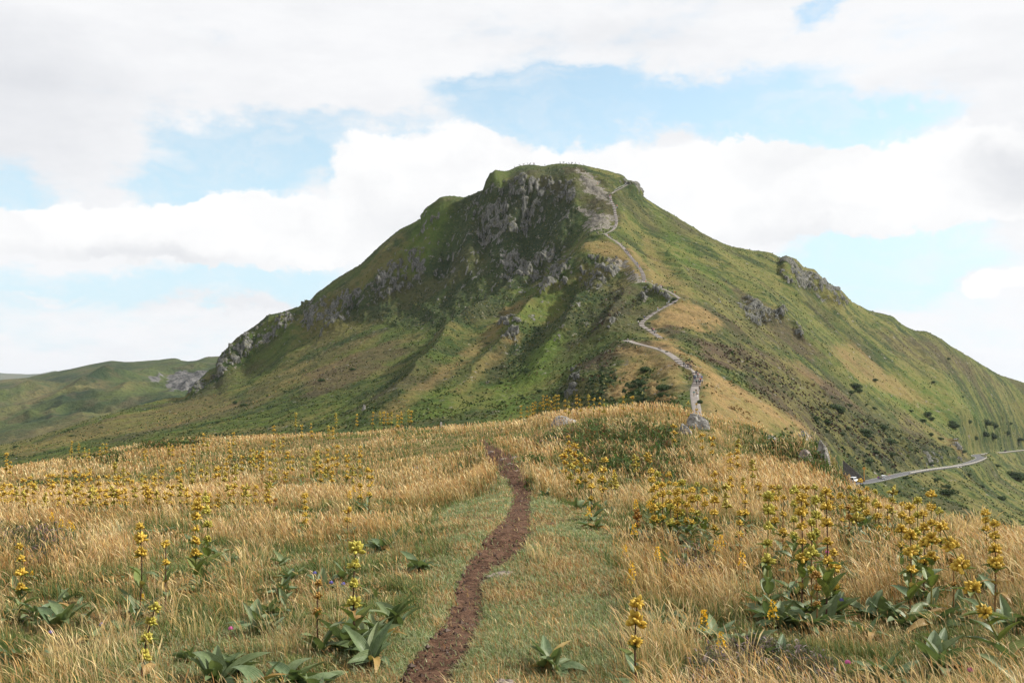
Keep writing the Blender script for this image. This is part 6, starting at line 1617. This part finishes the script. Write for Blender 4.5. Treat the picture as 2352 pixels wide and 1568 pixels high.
SHL = [(1963, 891, 28), (1971, 901, 20), (1956, 904, 18), (2010, 875, 12), (1801, 901, 10), (1920, 944, 32), (1928, 951, 26), (1909, 914, 12), (2008, 940, 14), (1951, 934, 12), (1864, 954, 14), (1874, 966, 20), (1899, 973, 18), (1981, 996, 34), (1991, 1005, 24), (2026, 986, 24), (2039, 1019, 28), (2029, 999, 16), (2131, 956, 26), (2139, 966, 22), (2119, 969, 16), (2191, 983, 26), (2186, 972, 16),
       (2139, 1000, 12), (2178, 826, 10), (2144, 879, 10), (2211, 913, 8), (2226, 973, 18), (2264, 978, 28), (2259, 1003, 30), (2279, 1008, 26), (2284, 982, 22), (2211, 1040, 18), (2314, 999, 18), (2341, 1102, 38), (2326, 1094, 26), (2289, 1072, 18), (2179, 1138, 28), (2176, 1122, 20), (2064, 1130, 12), (2111, 1142, 14), (2046, 1046, 20), (1996, 1062, 24), (2139, 1067, 14), (2339, 1012, 20), (2092, 945, 12), (2160, 1010, 14), (1945, 985, 16), (1890, 940, 10), (2240, 1010, 16), (2320, 975, 14), (2225, 1092, 16), (2150, 1105, 14), (2255, 1120, 18), (2300, 1150, 22), (2080, 1100, 12),
       (1481, 853, 32), (1521, 897, 30), (1523, 914, 24), (1473, 886, 28), (1451, 893, 24), (1400, 880, 20), (1380, 905, 20), (1608, 926, 18), (1208, 856, 18), (1201, 916, 12), (1531, 809, 8), (1581, 828, 6), (1549, 690, 14), (1551, 697, 7), (1470, 735, 12), (1491, 743, 8), (501, 970, 12), (540, 927, 14), (560, 932, 16), (484, 935, 8), (36, 1027, 12), (165, 1002, 9), (125, 991, 6), (232, 983, 8),
       (810, 851, 12), (655, 901, 10), (738, 876, 14), (828, 922, 8), (838, 949, 10), (790, 950, 10), (614, 911, 8), (1060, 830, 10), (1120, 790, 10), (1180, 830, 9), (1150, 880, 10), (1045, 900, 8), (960, 850, 8), (890, 890, 8), (760, 930, 9), (700, 905, 7), (930, 800, 8), (1010, 760, 7), (1240, 900, 12), (1290, 905, 14), (1755, 905, 8), (1830, 870, 8), (1700, 860, 7), (1990, 930, 10), (2075, 1010, 14), (2100, 1035, 14), (2010, 1040, 16), (1960, 1030, 14), (1935, 1000, 14)]
ZN = [('on the left flank above the meadow', lambda x, y: x < 1000), ('in the middle below the cliffs', lambda x, y: x < 1300), ('beside the hiking path', lambda x, y: x < 1620), ('on the upper right slope', lambda x, y: y < 935), ('below the road on the right', lambda x, y: y > 1068 and x > 2050), ('on the right slope above the road', lambda x, y: True)]
by = {}
for x, y, w in SHL:
    for nm, fn in ZN:
        if fn(x, y): by.setdefault(nm, []).append((x, y, w)); break
for nm, L_ in by.items():
    L_.sort()
    for i, (x, y, w) in enumerate(L_):
        h_ = FM.hit(x, y, dmin=110); r = random.Random(x * 3 + y); wd = w / F * h_.y * 1.15
        e = empty('shrub', (h_.x, h_.y, mz(h_.x, h_.y) - .05), r.uniform(0, 6.28)); e.scale = (wd * .62 * r.uniform(.9, 1.35), wd * .62 * r.uniform(.8, 1.2), wd * .6 * r.uniform(.65, 1.05))
        part('crown', SHR[r.randrange(5)], e, Matrix()); part('trunk', TRK, e, Matrix())
        o_ = 'leftmost' if i == 0 else ('rightmost' if i == len(L_) - 1 else (WORDS[i] if i < 40 else 'another'))
        tag(e, '%s dark green shrub%s %s' % (o_, '' if o_ in ('leftmost', 'rightmost') else ' from the left', nm), 'shrub', 'shrubs ' + nm)
h_ = FM.hit(836, 941, dmin=110); me = boulder(760, 1.0, .8, 2.0, RW); o_ = bpy.data.objects.new('rock', me); COL.objects.link(o_); o_.location = (h_.x, h_.y, mz(h_.x, h_.y) + .8); tag(o_, 'lone upright rock with orange lichen on the slope just above the meadow skyline', 'rock')

# ---------------------------------------------------------------- scrub and tussocks all over the mountain (far too many to count)
n = 230000
a_ = rng.uniform(-.6, .6, n); d_ = np.exp(rng.uniform(math.log(230), math.log(1000), n))
r_ = np.interp(d_, MD, np.arange(len(MD))); c_ = np.interp(a_, MA, np.arange(len(MA)))
px, py, pz, kr, kt, kb, ks, kd, kl, kp, kro = [bil(q_, r_, c_) for q_ in (VX, VY, VZ, rockv, zt, zb, zs, zd, zl, np.minimum(PDIST, 50), np.minimum(RD, 50))]
dens = .36 + 1.5 * fbm(px / 6, py / 6, pz / 6, seed=951, octv=4) + .35 * kd - .55 * kt
keep = (rng.random(n) < dens) & (rng.random(n) > kr * 1.1) & (rng.random(n) > ks * 1.1) & (kp > 2.2) & (kro > 4.4)
px, py, pz, kt, kb, kd, kl, d_ = [q_[keep] for q_ in (px, py, pz, kt, kb, kd, kl, d_)]; n = len(px)
u = rng.random(n) + .5 * fbm(px / 20, py / 20, pz / 20, seed=955, octv=3)
base = np.where((u < .24 + .6 * kd)[:, None], np.array([.022, .045, .009]), np.where((u < .80)[:, None], np.array([.055, .080, .014]), np.array([.13, .125, .032])))
base = np.where((rng.random(n) < kb * .7)[:, None], np.array([.07, .042, .025]), base)
base = np.where((rng.random(n) < kt * .9)[:, None], np.array([.27, .18, .07]), base)
base = base * rng.uniform(.65, 1.35, (n, 1))
hh = rng.uniform(.2, .9, n) ** 1.3 * (1 + .5 * kd)
v, f, c = blades(px, py, pz - .1, hh, np.maximum(hh * 1.3, d_ / F * 1.6), rng.uniform(0, 6.28, n), rng.uniform(.1, .9, n), base * .8, base, 2, yaw=rng.uniform(-.9, .9, n))
tag(np_mesh('mountain_scrub', v, f, SHM, attrs={'tint': np.clip(c, 0, 1)}), 'low tussocks and scrub mottling the slopes of the mountain', 'scrub', kind='stuff')

# ---------------------------------------------------------------- air
bm = bmesh.new(); bmesh.ops.create_cube(bm, size=1); me = bpy.data.meshes.new('haze'); bm.to_mesh(me); bm.free()
hz_ = bpy.data.objects.new('haze', me); COL.objects.link(hz_)
hz_.location = (0, 11500, (-420 + 260) / 2); hz_.scale = (33000, 30000, 680)
hm = bpy.data.materials.new('haze'); hm.use_nodes = True; t = NT(hm.node_tree); t.n.clear()
pv_ = t.new('ShaderNodeVolumePrincipled', {'Color': (.80, .88, 1.0, 1), 'Density': .00003, 'Anisotropy': .2})
t.new('ShaderNodeOutputMaterial', {'Volume': pv_.outputs[0]}); me.materials.append(hm); tag(hz_, kind='stuff', label='thin pale blue haze over the far hills', cat='haze')
for o in bpy.data.objects:
    l_ = o.get('label')
    if l_ and len(l_.replace(',', ' ').split()) > 16: print('LONG', l_)
# ---------------------------------------------------------------- the grass itself (thinner where leaves and stones show)
CLR = []
for o in list(bpy.data.objects):
    if o.parent is None and o.location.y < 26 and o.get('category') in ('gentian', 'plant', 'rock', 'stone', 'slab', 'goldenrod', 'flower'):
        k_ = o['category']
        CLR.append((o.location.x, o.location.y, {'gentian': .15, 'plant': .24, 'goldenrod': .10, 'flower': .10}.get(k_, .30 if o.location.y < 15 else .5), k_))
def clear(x, y):
    f = np.zeros(len(x))
    for cx, cy, r_, k_ in CLR:
        back = r_ * (1.0 if k_ != 'gentian' else .7); front = r_ * (1.9 + cy * .04)
        m = (np.abs(x - cx) < r_ * 1.2) & (y < cy + back) & (y > cy - front)
        if m.any():
            dy = (y[m] - cy); dy = np.where(dy > 0, dy / back, dy / front); v = 1 - np.sqrt(((x[m] - cx) / (r_ * 1.2)) ** 2 + dy ** 2)
            f[m] = np.maximum(f[m], sstep(0, .35, v))
    return f
def tall_grass(n, d0, d1, wk, pw=-1.6, hs=1.0, culm=.3):
    x, y = scatter(n, d0, d1, pw, .84 if d0 < 5 else .70)
    z, tf, sh, he, di, tu = GS(x, y)
    nn = rng.random(n)
    dens = patch(x, y, .35, 501) * .9 + .58
    keep = (nn < (1 - tf) * (1 - .55 * sh) * (1 - .75 * he) * dens * (1 - .9 * sstep(.2, .8, di)) + .09 * tu * (1 - di))
    x, y, z, tf, sh, tu = [q[keep] for q in (x, y, z, tf, sh, tu)]
    cl = clear(x, y) if d0 < 15 else np.zeros(len(x)); keep = rng.random(len(x)) > cl * .55
    x, y, z, tf, sh, tu, cl = [q[keep] for q in (x, y, z, tf, sh, tu, cl)]
    n = len(x)
    pm = patch(x, y, 1.6, 503); pb = patch(x, y, 5.0, 505)
    lush = np.clip(.5 + .22 * sstep(10, 6, y) * (x < 0) - pm * .9 - pb * .4 - .25 * tu + .35 * sh, 0, 1)
    hgt = hs * (.165 + .085 * pm + .05 * pb) * (1 - .35 * tu) * (1 - .55 * cl)
    bd = wind + 1.15 * rng.standard_normal(n) + 1.0 * patch(x, y, 2.5, 509)
    W_ = np.clip(y / F * 1.75, .0018, 1) * wk          # never thinner than the light can show
    isc = rng.random(n) < culm * (1.2 - 1.1 * lush)
    tone = patch(x, y, 2.2, 531)[:, None] + .6 * patch(x, y, .5, 533)[:, None]
    tone = 1 + np.clip(tone, -.8, .8) * np.array([.28, .38, .55])
    out = []
    # leaves
    m = ~isc; k = m.sum()
    gfrac = rng.random(k) < lush[m] * .95 + .36
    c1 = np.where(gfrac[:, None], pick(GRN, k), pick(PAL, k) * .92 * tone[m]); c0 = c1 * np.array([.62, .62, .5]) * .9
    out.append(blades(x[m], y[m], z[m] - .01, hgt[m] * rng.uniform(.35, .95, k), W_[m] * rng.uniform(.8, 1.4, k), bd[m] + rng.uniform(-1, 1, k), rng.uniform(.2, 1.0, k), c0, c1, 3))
    # flowering stems with a loose drooping head
    m = isc; k = m.sum()
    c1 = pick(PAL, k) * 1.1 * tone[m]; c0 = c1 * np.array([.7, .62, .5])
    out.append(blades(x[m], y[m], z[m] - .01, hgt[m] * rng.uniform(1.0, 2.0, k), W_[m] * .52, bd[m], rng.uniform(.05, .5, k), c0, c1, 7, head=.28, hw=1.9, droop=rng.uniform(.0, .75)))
    return out
parts = []
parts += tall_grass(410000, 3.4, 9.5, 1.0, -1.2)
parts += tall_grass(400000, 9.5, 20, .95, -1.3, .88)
# wispy bunches standing above the rest
def bunches(nc, d0, d1, per, pw=-1.2):
    cx, cy = scatter(nc, d0, d1, pw)
    z, tf, sh, he, di, tu = GS(cx, cy)
    keep = (rng.random(nc) < (1 - tf) * (1 - he * .7) * (.55 + .9 * patch(cx, cy, 2.0, 541)) + .10 * tu) & (di < .1) & (clear(cx, cy) < .2)
    cx, cy = cx[keep], cy[keep]; tu = tu[keep]; k = len(cx)
    ph = rng.uniform(0, 6.28, k * per); rr = .15 * np.sqrt(rng.random(k * per)) * np.repeat(rng.uniform(.6, 1.8, k), per)
    x = np.repeat(cx, per) + rr * np.cos(ph); y = np.repeat(cy, per) + rr * np.sin(ph); z = gz(x, y); n = len(x)
    tone = np.repeat(rng.uniform(.78, 1.22, (k, 1)), per, 0) * np.array([1, 1, 1])
    h = np.repeat(rng.uniform(.20, .36, k) * (1 - .3 * tu), per) * rng.uniform(.6, 1.1, n)
    bd = np.where(rng.random(n) < .55, wind + .5 * rng.standard_normal(n), ph)
    W_ = np.clip(y / F * 1.6, .0016, 1); hd = rng.random(n) < .5
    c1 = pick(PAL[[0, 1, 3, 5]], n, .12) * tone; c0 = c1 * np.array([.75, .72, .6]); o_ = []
    gr_ = (rng.random(n) < .22)[:, None]; c0 = np.where(gr_, pick(GRN, n), c0)
    o_.append(blades(x[hd], y[hd], z[hd], h[hd] * 1.12, W_[hd] * .7, bd[hd], rng.uniform(.05, .45, hd.sum()), c0[hd], c1[hd] * 1.05, 6, head=.26, hw=1.8, droop=rng.uniform(.1, .9)))
    m = ~hd; o_.append(blades(x[m], y[m], z[m], h[m], W_[m] * .8, bd[m], rng.uniform(.1, .8, m.sum()), c0[m], c1[m], 4))
    return o_
parts += bunches(300, 3.6, 12, 60) + bunches(300, 12, 24, 45)
v, f, c = join(parts)
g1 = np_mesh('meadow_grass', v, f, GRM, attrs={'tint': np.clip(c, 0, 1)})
tag(g1, 'tall straw coloured and green grass with drooping seed heads covering the near meadow', 'grass', kind='stuff')
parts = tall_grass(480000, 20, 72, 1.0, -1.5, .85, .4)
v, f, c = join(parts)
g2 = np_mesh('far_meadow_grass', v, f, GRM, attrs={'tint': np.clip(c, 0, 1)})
tag(g2, 'dry golden grass on the brow of the meadow below the mountain', 'grass', kind='stuff')
# short turf along the path
def short_turf(n, d0, d1, pw):
    x, y = scatter(n, d0, d1, pw, .42)
    z, tf, sh, he, di, tu = GS(x, y)
    nn = rng.random(n)
    keep = nn < np.maximum(tf, .35) * (1 - .93 * sstep(.35, .9, di))
    x, y, z, di = [q[keep] for q in (x, y, z, di)]
    n = len(x)
    pm = patch(x, y, .5, 521); pb = patch(x, y, 1.7, 523)
    gf = rng.random(n) < .62 - .55 * pm - .35 * pb
    TG = np.array([(.20, .25, .10), (.27, .31, .15), (.16, .215, .07), (.32, .35, .20)])
    c1 = np.where(gf[:, None], pick(TG, n), pick(PAL, n) * .85); c0 = c1 * .75
    return blades(x, y, z - .004, rng.uniform(.018, .060, n) * (1 + .35 * pm), np.clip(y / F * 2.1, .0022, 1) * rng.uniform(.8, 1.3, n), wind + rng.uniform(-2, 2, n), rng.uniform(.3, 1.6, n), c0, c1, 2)
v, f, c = join([short_turf(330000, 3.4, 10, -1.2), short_turf(170000, 10, 19, -1.2)])
g3 = np_mesh('short_turf', v, f, GRM, attrs={'tint': np.clip(c, 0, 1)})
tag(g3, 'short green and yellowed turf on both sides of the brown dirt path', 'grass', kind='stuff')

# pebbles and crumbs of earth on the path
n = 900
k_ = rng.integers(4, len(tl) - 8, n); cen = tl[k_]; px = cen[:, 0] + cen[:, 3] * rng.uniform(-1.0, 1.0, n) + rng.normal(0, .02, n); py = cen[:, 1] + rng.uniform(-.12, .12, n)
keep = (GS(px, py)[4] > .5) & (py > 4); px, py = px[keep], py[keep]; n = len(px); sz = rng.uniform(.004, .013, n) * (1 + 1.5 * (rng.random(n) > .93))
oct_ = np.array([(1, 0, 0), (-1, 0, 0), (0, 1, 0), (0, -1, 0), (0, 0, .7), (0, 0, -.7)], float); of_ = np.array([(0, 2, 4), (2, 1, 4), (1, 3, 4), (3, 0, 4), (2, 0, 5), (1, 2, 5), (3, 1, 5), (0, 3, 5)])
V_ = oct_[None] * sz[:, None, None] * rng.uniform(.6, 1.3, (n, 6, 1)) + np.stack([px, py, gz(px, py) + .016], 1)[:, None, :]
col_ = np.array([(.12, .08, .06), (.07, .04, .028), (.15, .11, .09), (.05, .03, .022)])[rng.choice(4, n, p=[.3, .35, .1, .25])]
tag(np_mesh('pebbles', V_.reshape(-1, 3), (of_[None] + (np.arange(n) * 6)[:, None, None]).reshape(-1, 3), GRM, smooth=False, attrs={'tint': np.repeat(col_, 6, 0)}), 'pebbles and crumbs of earth scattered on the dirt path', 'pebbles', kind='stuff')
x, y = scatter(9000, 4, 16, -1.2, .2); di = GS(x, y)[4]; m = di > .4; x, y = x[m], y[m]; n = len(x)
v, f, c = blades(x, y, gz(x, y) + .012, rng.uniform(.005, .02, n), np.clip(y / F * 1.1, .0012, 1), rng.uniform(0, 6.28, n), rng.uniform(2, 7, n), pick(PAL, n) * .7, pick(PAL, n) * .8, 3)
tag(np_mesh('straw_litter', v, f, GRM, attrs={'tint': np.clip(c, 0, 1)}), 'bits of dry straw lying on the dirt path', 'straw', kind='stuff')
